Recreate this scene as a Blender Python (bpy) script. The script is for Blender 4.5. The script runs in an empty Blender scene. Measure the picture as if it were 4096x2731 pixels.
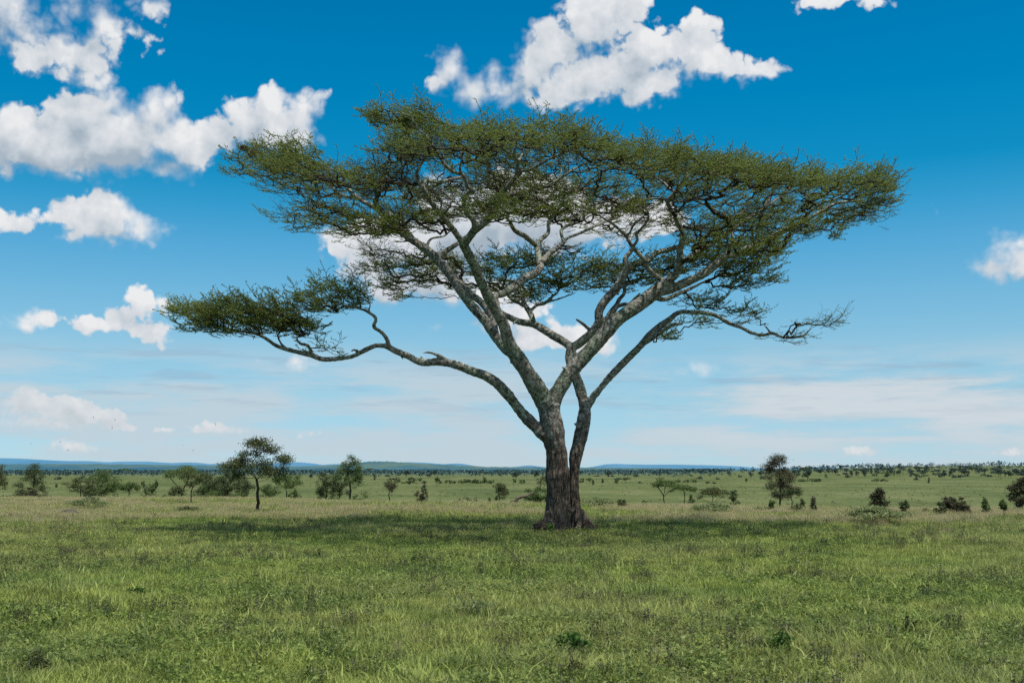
import bpy, math, random
import numpy as np
from mathutils import Vector, noise as mnoise

rng = np.random.default_rng(11)
random.seed(5)
scene = bpy.context.scene
COL = scene.collection

# ------------------------------------------------------------------ camera geometry
F = 4551.0                       # focal length in pixels of a 4096 px wide frame (about 40 mm)
CAMZ = 2.2
PITCH = math.atan((1876 - 1365.5) / F)
FWD = np.array([0, math.cos(PITCH), math.sin(PITCH)])
UPV = np.array([0, -math.sin(PITCH), math.cos(PITCH)])
RT = np.array([1.0, 0, 0])

def ray(px, py):
    return FWD + RT * ((px - 2048) / F) + UPV * ((1365.5 - py) / F)

def at(px, py, Y):
    d = ray(px, py)
    return np.array([0, 0, CAMZ]) + d * (Y / d[1])

def sstep(a, b, x):
    t = np.clip((x - a) / (b - a), 0, 1)
    return t * t * (3 - 2 * t)

def terrain(x, y):
    x = np.asarray(x, float); y = np.asarray(y, float)
    s = y - (67 - 0.42 * np.clip(x, -80, 60))
    z = -5.2 * sstep(-6, 105, s)
    r = x / np.maximum(y, 1)
    z = z + 13.5 * sstep(450, 1900, y) * sstep(0.08, 0.42, r) - 5.0 * sstep(2100, 4000, y) * sstep(0.08, 0.42, r)
    z = z + 0.05 * np.sin(x * 0.9 + 1.3 * np.sin(y * 0.31)) * np.sin(y * 0.53 + 0.7) * sstep(4, 9, y)
    z = z + 0.12 * np.sin(x * 0.17 + 2) * np.sin(y * 0.13) * sstep(5, 30, y) * (1 - sstep(35, 38, y) * (1 - sstep(42, 46, y)))
    return z

def hit_ground(px, py):
    """where the ray of a pixel meets the ground sheet"""
    d = ray(px, py); d = d / d[1]
    ys = np.concatenate([np.arange(5, 300, 0.25), np.arange(300, 6000, 4.0)])
    zr = CAMZ + d[2] * ys
    zt = terrain(d[0] * ys, ys)
    k = np.argmax(zr <= zt)
    Y = ys[k] if zr[k] <= zt[k] else 3000.0
    return np.array([d[0] * Y, Y, float(terrain(d[0] * Y, Y))])

# ------------------------------------------------------------------ mesh helpers
def new_mesh(name, V, faces_q=None, faces_t=None, mats=(), tone=None, smooth=False, mat_idx=None):
    """fast mesh from numpy: quads (n,4) and/or triangles (m,3)"""
    V = np.asarray(V, np.float32)
    fq = np.zeros((0, 4), np.int32) if faces_q is None else np.asarray(faces_q, np.int32)
    ft = np.zeros((0, 3), np.int32) if faces_t is None else np.asarray(faces_t, np.int32)
    me = bpy.data.meshes.new(name)
    me.vertices.add(len(V)); me.vertices.foreach_set("co", V.ravel())
    nl = fq.size + ft.size
    me.loops.add(nl); me.loops.foreach_set("vertex_index", np.concatenate([fq.ravel(), ft.ravel()]).astype(np.int32))
    nf = len(fq) + len(ft)
    me.polygons.add(nf)
    st = np.concatenate([np.arange(len(fq)) * 4, fq.size + np.arange(len(ft)) * 3]).astype(np.int32)
    me.polygons.foreach_set("loop_start", st)
    if mat_idx is not None:
        me.polygons.foreach_set("material_index", np.asarray(mat_idx, np.int32))
    if smooth:
        me.polygons.foreach_set("use_smooth", np.ones(nf, bool))
    me.update(calc_edges=True)
    if tone is not None:
        a = me.attributes.new("tone", 'FLOAT', 'FACE')
        a.data.foreach_set("value", np.asarray(tone, np.float32))
    for m in mats:
        me.materials.append(m)
    return me

def obj(name, me, parent=None, loc=None):
    o = bpy.data.objects.new(name, me)
    COL.objects.link(o)
    if loc is not None: o.location = loc
    if parent is not None: o.parent = parent
    return o

def tag(o, label=None, cat=None, group=None, kind=None):
    if label: o["label"] = label
    if cat: o["category"] = cat
    if group: o["group"] = group
    if kind: o["kind"] = kind
    return o

def thing(name, label, cat, loc, rz=0.0, group=None):
    o = bpy.data.objects.new(name, None)
    COL.objects.link(o); o.location = loc; o.rotation_euler = (0, 0, rz)
    o.empty_display_size = 0.3
    return tag(o, label, cat, group)

class Buf:
    def __init__(s): s.V = []; s.Q = []; s.T = []; s.tq = []; s.tt = []; s.n = 0
    def add(s, V, Q=None, T=None, tone=0.5):
        V = np.asarray(V, float).reshape(-1, 3)
        if Q is not None and len(Q):
            Q = np.asarray(Q); s.Q.append(Q + s.n)
            s.tq.append(np.broadcast_to(np.asarray(tone, float), (len(Q),)).copy())
        if T is not None and len(T):
            T = np.asarray(T); s.T.append(T + s.n)
            s.tt.append(np.broadcast_to(np.asarray(tone, float), (len(T),)).copy())
        s.V.append(V); s.n += len(V)
    def mesh(s, name, mats, smooth=False, off=None):
        V = np.concatenate(s.V) if s.V else np.zeros((0, 3))
        if off is not None: V = V - np.asarray(off)
        Q = np.concatenate(s.Q) if s.Q else None
        T = np.concatenate(s.T) if s.T else None
        tone = np.concatenate((s.tq if s.Q else []) + (s.tt if s.T else [])) if (s.Q or s.T) else None
        return new_mesh(name, V, Q, T, mats, tone, smooth)

def frames(P):
    P = np.asarray(P, float)
    T = np.gradient(P, axis=0)
    T /= np.linalg.norm(T, axis=1, keepdims=True) + 1e-9
    ref = np.array([0.13, 0.97, 0.21])
    N = np.zeros_like(T)
    n = ref - T[0] * ref.dot(T[0]); n /= np.linalg.norm(n) + 1e-9
    for i in range(len(T)):
        n = n - T[i] * n.dot(T[i]); L = np.linalg.norm(n)
        if L < 1e-6:
            n = np.cross(T[i], [0, 0, 1.0]); L = np.linalg.norm(n) + 1e-9
        n = n / L; N[i] = n
    return T, N, np.cross(T, N)

def tube(buf, P, R, seg=6, tone=0.5, cap=True):
    P = np.asarray(P, float); R = np.asarray(R, float)
    T, N, B = frames(P)
    a = np.arange(seg) * 2 * math.pi / seg
    ring = N[:, None, :] * np.cos(a)[None, :, None] + B[:, None, :] * np.sin(a)[None, :, None]
    V = (P[:, None, :] + ring * R[:, None, None]).reshape(-1, 3)
    n = len(P)
    i = np.arange(n - 1)[:, None] * seg; j = np.arange(seg)[None, :]; k = (j + 1) % seg
    Q = np.stack([i + j, i + k, i + seg + k, i + seg + j], -1).reshape(-1, 4)
    if cap:
        V = np.vstack([V, P[0] - T[0] * R[0] * 0.5, P[-1] + T[-1] * R[-1] * 0.7])
        c0, c1 = n * seg, n * seg + 1
        jj = np.arange(seg); kk = (jj + 1) % seg
        Tt = np.vstack([np.stack([kk, jj, np.full(seg, c0)], 1), np.stack([(n - 1) * seg + jj, (n - 1) * seg + kk, np.full(seg, c1)], 1)])
        buf.add(V, Q, Tt, tone)
    else:
        buf.add(V, Q, None, tone)

def catmull(P, n_per=4):
    P = np.asarray(P, float)
    if len(P) < 3: return P
    Q = np.vstack([2 * P[0] - P[1], P, 2 * P[-1] - P[-2]])
    out = []
    for i in range(1, len(Q) - 2):
        for t in np.arange(n_per) / n_per:
            a, b, c, d = Q[i - 1], Q[i], Q[i + 1], Q[i + 2]
            out.append(0.5 * ((2 * b) + (-a + c) * t + (2 * a - 5 * b + 4 * c - d) * t * t + (-a + 3 * b - 3 * c + d) * t ** 3))
    out.append(Q[-2])
    return np.array(out)

def unit(v):
    return v / (np.linalg.norm(v, axis=-1, keepdims=True) + 1e-9)

def leaf_quads(C, size, aspect=0.45, upbias=0.6, dirs=None, g=rng):
    """small diamond leaves centred on C"""
    n = len(C)
    nor = unit(g.normal(size=(n, 3)) + np.array([0, 0, upbias]))
    u = g.normal(size=(n, 3)) if dirs is None else dirs + 0.35 * g.normal(size=(n, 3))
    u = unit(u - nor * np.sum(u * nor, 1, keepdims=True))
    v = np.cross(nor, u)
    s = (np.asarray(size) * np.ones(n))[:, None]
    V = np.stack([C + u * s, C + v * s * aspect, C - u * s, C - v * s * aspect], 1).reshape(-1, 3)
    Q = np.arange(4 * n).reshape(n, 4)
    return V, Q

# ------------------------------------------------------------------ materials
class NT:
    def __init__(s, tree): s.t = tree; s.L = tree.links
    def n(s, typ, **kw):
        nd = s.t.nodes.new(typ)
        for k, v in kw.items(): setattr(nd, k, v)
        return nd
    def put(s, sock, v):
        if v is None: return
        if isinstance(v, bpy.types.NodeSocket): s.L.new(v, sock)
        else: sock.default_value = v
    def math(s, op, a, b=None, c=None, clamp=False):
        nd = s.n('ShaderNodeMath', operation=op, use_clamp=clamp)
        for i, v in enumerate((a, b, c)): s.put(nd.inputs[i], v)
        return nd.outputs[0]
    def vmath(s, op, a, b=None, c=None):
        nd = s.n('ShaderNodeVectorMath', operation=op)
        for i, v in enumerate((a, b, c)):
            if v is not None: s.put(nd.inputs[i], v)
        return nd
    def noise(s, vec, scale, detail=3, rough=0.5, dist=0.0, dim='3D', lac=2.0):
        nd = s.n('ShaderNodeTexNoise', noise_dimensions=dim)
        s.put(nd.inputs['Vector'], vec)
        nd.inputs['Scale'].default_value = scale; nd.inputs['Detail'].default_value = detail
        nd.inputs['Roughness'].default_value = rough; nd.inputs['Distortion'].default_value = dist
        nd.inputs['Lacunarity'].default_value = lac
        return nd
    def ramp(s, fac, stops, interp='LINEAR'):
        nd = s.n('ShaderNodeValToRGB'); s.put(nd.inputs[0], fac)
        cr = nd.color_ramp; cr.interpolation = interp
        while len(cr.elements) > 1: cr.elements.remove(cr.elements[0])
        cr.elements[0].position = stops[0][0]; cr.elements[0].color = (*stops[0][1], 1)
        for p, c in stops[1:]:
            e = cr.elements.new(p); e.color = (*c, 1)
        return nd.outputs[0]
    def mix(s, fac, a, b, blend='MIX'):
        nd = s.n('ShaderNodeMix', data_type='RGBA', blend_type=blend)
        s.put(nd.inputs[0], fac)
        for sock, v in ((nd.inputs[6], a), (nd.inputs[7], b)):
            if isinstance(v, tuple) and len(v) == 3: v = (*v, 1)
            s.put(sock, v)
        return nd.outputs[2]
    def smooth(s, x, a, b):
        nd = s.n('ShaderNodeMapRange', interpolation_type='SMOOTHSTEP')
        s.put(nd.inputs[0], x); nd.inputs[1].default_value = a; nd.inputs[2].default_value = b
        return nd.outputs[0]

def material(name):
    m = bpy.data.materials.new(name); m.use_nodes = True
    m.node_tree.nodes.clear()
    return m, NT(m.node_tree)

def out(nt, sh):
    o = nt.n('ShaderNodeOutputMaterial'); nt.L.new(sh, o.inputs[0])

def principled(nt, col, rough=0.8, spec=0.2, normal=None):
    p = nt.n('ShaderNodeBsdfPrincipled')
    nt.put(p.inputs['Base Color'], col if not isinstance(col, tuple) else (*col, 1))
    nt.put(p.inputs['Roughness'], rough)
    p.inputs['Specular IOR Level'].default_value = spec
    if normal is not None: nt.L.new(normal, p.inputs['Normal'])
    return p.outputs[0]

def leaf_material(name, dark, light, patch_scale=0.8, trans=0.3, patch=None, haze=None, rough=0.6, spec=0.25):
    m, nt = material(name)
    at_ = nt.n('ShaderNodeAttribute', attribute_name='tone')
    geo = nt.n('ShaderNodeNewGeometry')
    nz = nt.noise(geo.outputs['Position'], patch_scale, 2, 0.5)
    f = nt.math('ADD', nt.math('MULTIPLY', at_.outputs['Fac'], 0.62), nt.math('MULTIPLY', nt.math('SUBTRACT', nz.outputs[0], 0.3), 0.75), clamp=True)
    col = nt.mix(f, dark, light)
    if patch is not None:
        nz2 = nt.noise(geo.outputs['Position'], patch_scale * 0.35, 3, 0.6)
        col = nt.mix(nt.smooth(nz2.outputs[0], 0.48, 0.68), col, patch)
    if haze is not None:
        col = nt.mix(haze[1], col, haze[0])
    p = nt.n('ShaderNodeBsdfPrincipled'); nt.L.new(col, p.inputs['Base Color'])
    p.inputs['Roughness'].default_value = rough; p.inputs['Specular IOR Level'].default_value = spec
    t = nt.n('ShaderNodeBsdfTranslucent'); nt.L.new(col, t.inputs['Color'])
    mx = nt.n('ShaderNodeMixShader'); mx.inputs[0].default_value = trans
    nt.L.new(p.outputs[0], mx.inputs[1]); nt.L.new(t.outputs[0], mx.inputs[2])
    out(nt, mx.outputs[0])
    return m

def simple_material(name, c1, c2, scale=6.0, rough=0.85, bump=0.0, spec=0.15):
    m, nt = material(name)
    tc = nt.n('ShaderNodeTexCoord')
    nz = nt.noise(tc.outputs['Object'], scale, 5, 0.6)
    col = nt.ramp(nz.outputs[0], [(0.3, c1), (0.7, c2)])
    nrm = None
    if bump:
        b = nt.n('ShaderNodeBump'); b.inputs['Strength'].default_value = bump; b.inputs['Distance'].default_value = 0.03
        nt.L.new(nz.outputs[0], b.inputs['Height']); nrm = b.outputs[0]
    out(nt, principled(nt, col, rough, spec, nrm))
    return m

def bark_material():
    """fissured brown bark low down, pale lichen patches on dark grey bark higher up"""
    m, nt = material('acacia_bark')
    geo = nt.n('ShaderNodeNewGeometry'); pos = geo.outputs['Position']
    sep = nt.n('ShaderNodeSeparateXYZ'); nt.L.new(pos, sep.inputs[0])
    warp = nt.noise(pos, 1.6, 2, 0.5)
    pv = nt.vmath('ADD', pos, nt.vmath('MULTIPLY', nt.vmath('SUBTRACT', warp.outputs['Color'], (0.5, 0.5, 0.5)).outputs[0], (0.22, 0.22, 0.22)).outputs[0]).outputs[0]
    st = nt.vmath('MULTIPLY', pv, (1.0, 1.0, 0.14)).outputs[0]
    fis = nt.noise(st, 17.0, 5, 0.62)
    fis2 = nt.noise(st, 46.0, 3, 0.6)
    fsum = nt.math('ADD', nt.math('MULTIPLY', fis.outputs[0], 0.7), nt.math('MULTIPLY', fis2.outputs[0], 0.3))
    low = nt.ramp(fsum, [(0.36, (0.016, 0.012, 0.010)), (0.46, (0.056, 0.042, 0.032)), (0.54, (0.135, 0.105, 0.080)), (0.66, (0.27, 0.215, 0.165))])
    # upper bark
    fine = nt.noise(pv, 14.0, 6, 0.68)
    mid = nt.noise(pv, 5.5, 4, 0.6)
    li = nt.math('ADD', nt.math('MULTIPLY', fine.outputs[0], 0.65), nt.math('MULTIPLY', mid.outputs[0], 0.35))
    up = nt.ramp(li, [(0.39, (0.050, 0.043, 0.034)), (0.45, (0.13, 0.115, 0.093)), (0.51, (0.245, 0.228, 0.192)), (0.585, (0.43, 0.415, 0.36))])
    tint = nt.noise(pos, 0.9, 3, 0.5)
    up = nt.mix(nt.smooth(tint.outputs[0], 0.45, 0.65), up, nt.mix(1.0, up, (0.80, 0.93, 0.80), 'MULTIPLY'))
    edge = nt.math('ADD', sep.outputs[2], nt.math('MULTIPLY', nt.math('SUBTRACT', mid.outputs[0], 0.5), 5.0))
    # second stem keeps the pale bark further down
    f2 = nt.math('ADD', edge, nt.math('MULTIPLY', nt.smooth(sep.outputs[0], 2.62, 2.95), 1.9))
    col = nt.mix(nt.smooth(f2, 2.4, 4.8), low, up)
    hgt = nt.math('ADD', nt.math('MULTIPLY', fsum, 1.0), nt.math('MULTIPLY', fine.outputs[0], 0.6))
    b = nt.n('ShaderNodeBump'); b.inputs['Strength'].default_value = 0.75; b.inputs['Distance'].default_value = 0.05
    nt.L.new(hgt, b.inputs['Height'])
    out(nt, principled(nt, col, 0.9, 0.12, b.outputs[0]))
    return m

def ground_material():
    m, nt = material('savanna_ground')
    geo = nt.n('ShaderNodeNewGeometry'); pos = geo.outputs['Position']
    sep = nt.n('ShaderNodeSeparateXYZ'); nt.L.new(pos, sep.inputs[0])
    Y = sep.outputs[1]
    n1 = nt.noise(pos, 2.2, 6, 0.65); n2 = nt.noise(pos, 0.22, 4, 0.55)
    near = nt.ramp(n1.outputs[0], [(0.35, (0.035, 0.055, 0.015)), (0.6, (0.085, 0.115, 0.035)), (0.75, (0.14, 0.14, 0.06))])
    # the plain: broad strokes of green and straw, longer across the view than along it
    pst = nt.vmath('MULTIPLY', pos, (0.35, 0.16, 1.0)).outputs[0]
    n3 = nt.noise(pst, 0.09, 7, 0.66); n4 = nt.noise(pst, 1.1, 5, 0.75)
    mixn = nt.math('ADD', nt.math('MULTIPLY', n3.outputs[0], 0.62), nt.math('MULTIPLY', n4.outputs[0], 0.38))
    plain = nt.ramp(mixn, [(0.36, (0.060, 0.080, 0.026)), (0.47, (0.098, 0.120, 0.040)), (0.55, (0.130, 0.146, 0.055)), (0.68, (0.190, 0.178, 0.085))])
    dist = nt.math('ADD', Y, nt.math('MULTIPLY', nt.math('SUBTRACT', n2.outputs[0], 0.5), 30.0))
    col = nt.mix(nt.smooth(dist, 62.0, 120.0), near, plain)
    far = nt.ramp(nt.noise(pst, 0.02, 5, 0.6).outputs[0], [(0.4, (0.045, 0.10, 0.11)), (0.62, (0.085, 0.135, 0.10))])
    col = nt.mix(nt.smooth(Y, 900.0, 3000.0), col, far)  # aerial haze mixed into the ground colour, bluer with distance
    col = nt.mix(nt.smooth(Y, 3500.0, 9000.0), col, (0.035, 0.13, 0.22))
    b = nt.n('ShaderNodeBump'); b.inputs['Strength'].default_value = 0.5; b.inputs['Distance'].default_value = 0.08
    nt.L.new(n1.outputs[0], b.inputs['Height'])
    out(nt, principled(nt, col, 0.95, 0.05, b.outputs[0]))
    return m

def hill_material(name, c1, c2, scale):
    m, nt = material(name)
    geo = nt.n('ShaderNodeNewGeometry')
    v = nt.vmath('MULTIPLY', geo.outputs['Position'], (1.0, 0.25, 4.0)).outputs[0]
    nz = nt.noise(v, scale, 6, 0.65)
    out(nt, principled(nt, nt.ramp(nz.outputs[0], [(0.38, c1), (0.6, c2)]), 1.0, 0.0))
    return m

M = {}
M['bark'] = bark_material()
M['twig'] = simple_material('acacia_twig', (0.018, 0.014, 0.011), (0.080, 0.063, 0.050), 3.0, 0.9, 0.0, 0.1)
M['leaf'] = leaf_material('acacia_leaf', (0.092, 0.125, 0.026), (0.43, 0.495, 0.120), 0.55, 0.38)
M['bark_dark'] = simple_material('savanna_tree_bark', (0.022, 0.017, 0.013), (0.085, 0.066, 0.05), 2.5, 0.9)
M['bark_pale'] = simple_material('dead_wood', (0.07, 0.052, 0.038), (0.19, 0.145, 0.11), 4.0, 0.9, 0.3)
M['rock'] = simple_material('weathered_rock', (0.035, 0.029, 0.022), (0.15, 0.125, 0.095), 3.5, 0.9, 0.6)
M['knot'] = simple_material('old_root_wood', (0.015, 0.011, 0.008), (0.11, 0.08, 0.058), 7.0, 0.95, 0.6)
M['nest'] = simple_material('nest_straw', (0.06, 0.04, 0.025), (0.22, 0.15, 0.10), 12.0, 0.95)
M['bird'] = simple_material('dark_feathers', (0.010, 0.010, 0.012), (0.03, 0.03, 0.035), 9.0, 0.6)
M['leaf_dark'] = leaf_material('dark_savanna_leaf', (0.034, 0.050, 0.019), (0.14, 0.175, 0.062), 0.35, 0.2)
M['leaf_olive'] = leaf_material('olive_savanna_leaf', (0.050, 0.066, 0.024), (0.19, 0.21, 0.075), 0.35, 0.25)
M['leaf_mid'] = leaf_material('green_savanna_leaf', (0.052, 0.088, 0.025), (0.20, 0.27, 0.08), 0.35, 0.28)
M['leaf_brown'] = leaf_material('brownish_savanna_leaf', (0.036, 0.034, 0.017), (0.135, 0.120, 0.058), 0.4, 0.2)
M['leaf_pale'] = leaf_material('pale_shrub_leaf', (0.12, 0.15, 0.06), (0.38, 0.43, 0.18), 0.7, 0.3)
M['leaf_bright'] = leaf_material('bright_leaf', (0.025, 0.075, 0.012), (0.11, 0.22, 0.035), 3.0, 0.3)
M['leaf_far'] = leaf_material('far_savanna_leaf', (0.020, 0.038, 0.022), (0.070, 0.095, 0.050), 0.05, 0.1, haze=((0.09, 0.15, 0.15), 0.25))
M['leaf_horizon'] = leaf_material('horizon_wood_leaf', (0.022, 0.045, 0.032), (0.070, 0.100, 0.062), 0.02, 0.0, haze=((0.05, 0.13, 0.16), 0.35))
M['flower'] = simple_material('white_petals', (0.6, 0.6, 0.58), (0.8, 0.78, 0.8), 20, 0.7)
M['flower_mauve'] = simple_material('mauve_petals', (0.22, 0.16, 0.45), (0.4, 0.3, 0.6), 20, 0.7)

# ------------------------------------------------------------------ the ground: one sheet to the horizon
def build_ground():
    rad = np.concatenate([[0.6], np.arange(1.5, 120, 1.1), np.geomspace(122, 60000, 150)])
    nang = 420
    # denser ahead of the viewpoint, coarser behind it
    half = np.linspace(-1, 1, nang, endpoint=False)
    ang = math.pi * (0.35 * half + 0.65 * np.sign(half) * np.abs(half) ** 2.2)
    X = rad[:, None] * np.sin(ang)[None]; Y = rad[:, None] * np.cos(ang)[None]
    Z = terrain(X, Y)
    V = np.stack([X, Y, Z], -1).reshape(-1, 3)
    V = np.vstack([V, [0, 0, float(terrain(0, 0))]])
    n = len(rad)
    i = np.arange(n - 1)[:, None] * nang; j = np.arange(nang)[None]; k = (j + 1) % nang
    Q = np.stack([i + j, i + nang + j, i + nang + k, i + k], -1).reshape(-1, 4)
    c = len(V) - 1
    T = np.stack([np.full(nang, c), np.arange(nang), (np.arange(nang) + 1) % nang], 1)
    me = new_mesh('ground', V, Q, T, [ground_material()], smooth=True)
    tag(obj('ground', me), kind='structure')

build_ground()

# ------------------------------------------------------------------ distant hills
def ridge(name, prof, Y, depth, mat, base=-12.0, rough=0.0):
    """a hill range standing at distance Y; prof is its skyline"""
    px = np.array([p[0] for p in prof], float); py = np.array([p[1] for p in prof], float)
    xs = np.arange(px[0], px[-1] + 1, 6.0)
    ys = np.interp(xs, px, py)
    k = np.ones(9) / 9
    ys = np.convolve(np.pad(ys, 4, 'edge'), k, 'valid')
    B = Buf(); rows = []
    cols = [-1.0, -0.72, -0.5, -0.3, -0.12, 0, 0.2, 0.5, 1.0]
    hgt = [0, 0.16, 0.42, 0.7, 0.93, 1, 0.9, 0.5, 0]
    for c, h in zip(cols, hgt):
        pts = []
        for i, (a, b) in enumerate(zip(xs, ys)):
            p = at(a, b, Y)
            j = mnoise.noise(Vector((p[0] / depth * 2.2, c * 1.7, Y * 0.001)))
            j2 = mnoise.noise(Vector((p[0] / depth * 9, c * 3.7, Y * 0.01 + 5)))
            hh = np.clip(h + (0.22 * j + 0.08 * j2) * (1 if 0 < h < 1 else 0), 0, 1)
            jag = rough * (random.random() - 0.3) if h == 1 else 0
            pts.append([p[0], Y + c * depth, base + (p[2] + jag - base) * hh])
        rows.append(pts)
    V = np.array(rows).reshape(-1, 3); n = len(xs)
    i = np.arange(len(cols) - 1)[:, None] * n; j = np.arange(n - 1)[None]
    Q = np.stack([i + j, i + j + 1, i + n + j + 1, i + n + j], -1).reshape(-1, 4)
    o = obj(name, new_mesh(name, V, Q, None, [mat], smooth=True))
    tag(o, kind='structure')

HB = hill_material('hazed_hills', (0.075, 0.195, 0.30), (0.095, 0.225, 0.33), 0.0012)  # aerial haze is painted into the base colours of these ranges
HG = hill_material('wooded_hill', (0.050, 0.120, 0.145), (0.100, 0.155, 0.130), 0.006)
HD = hill_material('hazed_woods', (0.035, 0.105, 0.155), (0.065, 0.145, 0.165), 0.008)  # dark blue stands in for haze over the woods
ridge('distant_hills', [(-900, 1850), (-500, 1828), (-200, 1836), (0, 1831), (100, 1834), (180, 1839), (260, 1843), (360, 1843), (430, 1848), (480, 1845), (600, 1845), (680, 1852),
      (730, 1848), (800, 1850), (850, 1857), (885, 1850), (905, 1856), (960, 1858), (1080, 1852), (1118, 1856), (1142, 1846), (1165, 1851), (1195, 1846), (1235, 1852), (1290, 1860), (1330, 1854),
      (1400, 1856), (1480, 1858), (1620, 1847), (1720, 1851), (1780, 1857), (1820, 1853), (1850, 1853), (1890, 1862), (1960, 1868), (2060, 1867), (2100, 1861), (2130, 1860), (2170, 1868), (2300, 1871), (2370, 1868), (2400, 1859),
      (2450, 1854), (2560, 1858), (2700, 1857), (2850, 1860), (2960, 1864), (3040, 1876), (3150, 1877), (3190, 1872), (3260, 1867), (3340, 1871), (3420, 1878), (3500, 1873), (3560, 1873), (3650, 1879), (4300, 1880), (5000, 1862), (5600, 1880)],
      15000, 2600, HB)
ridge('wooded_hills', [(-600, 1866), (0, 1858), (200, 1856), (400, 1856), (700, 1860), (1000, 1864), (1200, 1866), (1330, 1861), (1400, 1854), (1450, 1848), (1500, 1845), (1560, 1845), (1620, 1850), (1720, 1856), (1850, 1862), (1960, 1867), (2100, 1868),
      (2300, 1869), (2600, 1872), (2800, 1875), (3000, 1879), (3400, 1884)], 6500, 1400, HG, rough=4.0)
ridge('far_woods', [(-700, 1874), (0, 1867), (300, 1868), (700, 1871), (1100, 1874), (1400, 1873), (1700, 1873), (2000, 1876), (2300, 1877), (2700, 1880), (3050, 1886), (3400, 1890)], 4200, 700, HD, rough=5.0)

# ------------------------------------------------------------------ branching by joining points to the nearest wood
def grow(skelP, skelR, att, zpen=1.35, down=2.2, pathw=0.18, path0=None, limit_r=0.2):
    """join every attractor to the growing tree by the cheapest link; returns nodes and parents"""
    ns = len(skelP)
    P = np.vstack([skelP, att]); n = len(P)
    parent = -np.ones(n, int)
    plen = np.zeros(n); plen[:ns] = path0 if path0 is not None else 0
    best = np.full(len(att), 1e9); bp = np.zeros(len(att), int)
    S = np.array([1, 1, zpen])
    pen = np.clip((skelR - 0.05) * 4, 0, 2.0)       # thick wood carries few thin twigs
    for s0 in range(0, ns, 400):
        e0 = min(ns, s0 + 400)
        d = att[:, None, :] - skelP[None, s0:e0]
        c = np.linalg.norm(d * S, axis=2) * np.where(d[..., 2] < -0.1, down, 1.0) + pathw * plen[None, s0:e0] + pen[None, s0:e0]
        k = c.argmin(1); v = c[np.arange(len(att)), k]
        m = v < best; best[m] = v[m]; bp[m] = k[m] + s0
    alive = np.ones(len(att), bool)
    order = []
    for _ in range(len(att)):
        i = int(np.argmin(np.where(alive, best, 1e18)))
        alive[i] = False
        j = ns + i; parent[j] = bp[i]; order.append(j)
        plen[j] = plen[bp[i]] + np.linalg.norm(P[j] - P[bp[i]])
        d = att - att[i]
        c = np.linalg.norm(d * S, axis=1) * np.where(d[:, 2] < -0.05, down, 1.0) + pathw * plen[j]
        m = alive & (c < best); best[m] = c[m]; bp[m] = j
    return P, parent, order

def branch_tubes(buf, P, parent, ns, order, r_tip, power, seg_len, wig, rmax, seg=5, g=rng):
    desc = np.ones(len(P))
    for j in reversed(order): desc[parent[j]] += desc[j]
    kids = {}
    for j in order: kids.setdefault(parent[j], []).append(j)
    R = np.minimum(r_tip * desc ** power, rmax)
    done = set()
    mids = []
    for j in order:
        if j in done: continue
        # follow the thickest child to make one continuous branch
        chain = [parent[j], j]; done.add(j); c = j
        while c in kids:
            ch = [q for q in kids[c] if q not in done]
            if not ch: break
            c = max(ch, key=lambda q: desc[q]); chain.append(c); done.add(c)
        pts = P[chain]; rr = np.array([R[q] for q in chain]); rr[0] = rr[1]
        fp, fr = [pts[0]], [rr[0]]
        for a, b, ra, rb in zip(pts[:-1], pts[1:], rr[:-1], rr[1:]):
            L = np.linalg.norm(b - a); m = max(1, int(round(L / seg_len)))
            for t in range(1, m + 1):
                q = a + (b - a) * t / m
                if t < m: q = q + g.normal(size=3) * wig * min(L, 0.6) * np.array([1, 1, 0.9])
                fp.append(q); fr.append(ra + (rb - ra) * t / m)
        fp = np.array(fp); fr = np.array(fr); fr[-1] *= 0.6
        tube(buf, fp, fr, seg if fr[0] > 0.02 else 4 if fr[0] > 0.01 else 3, g.random(), cap=False)
        mids.append(fp)
    return R, desc, mids

# ------------------------------------------------------------------ the great umbrella acacia
Y0 = 40.0
TILE = {1: (850, 380, 2.0), 2: (1600, 380, 2.0), 3: (2500, 480, 2.0), 4: (1800, 1000, 2.0), 5: (2000, 1650, 2.958), 6: (600, 1000, 1.307), 7: (2200, 400, 1.568)}
def tt(k, pts):
    x0, y0, s = TILE[k]
    return [(x0 + x / s, y0 + y / s, r / s) for x, y, r in pts]

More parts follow.
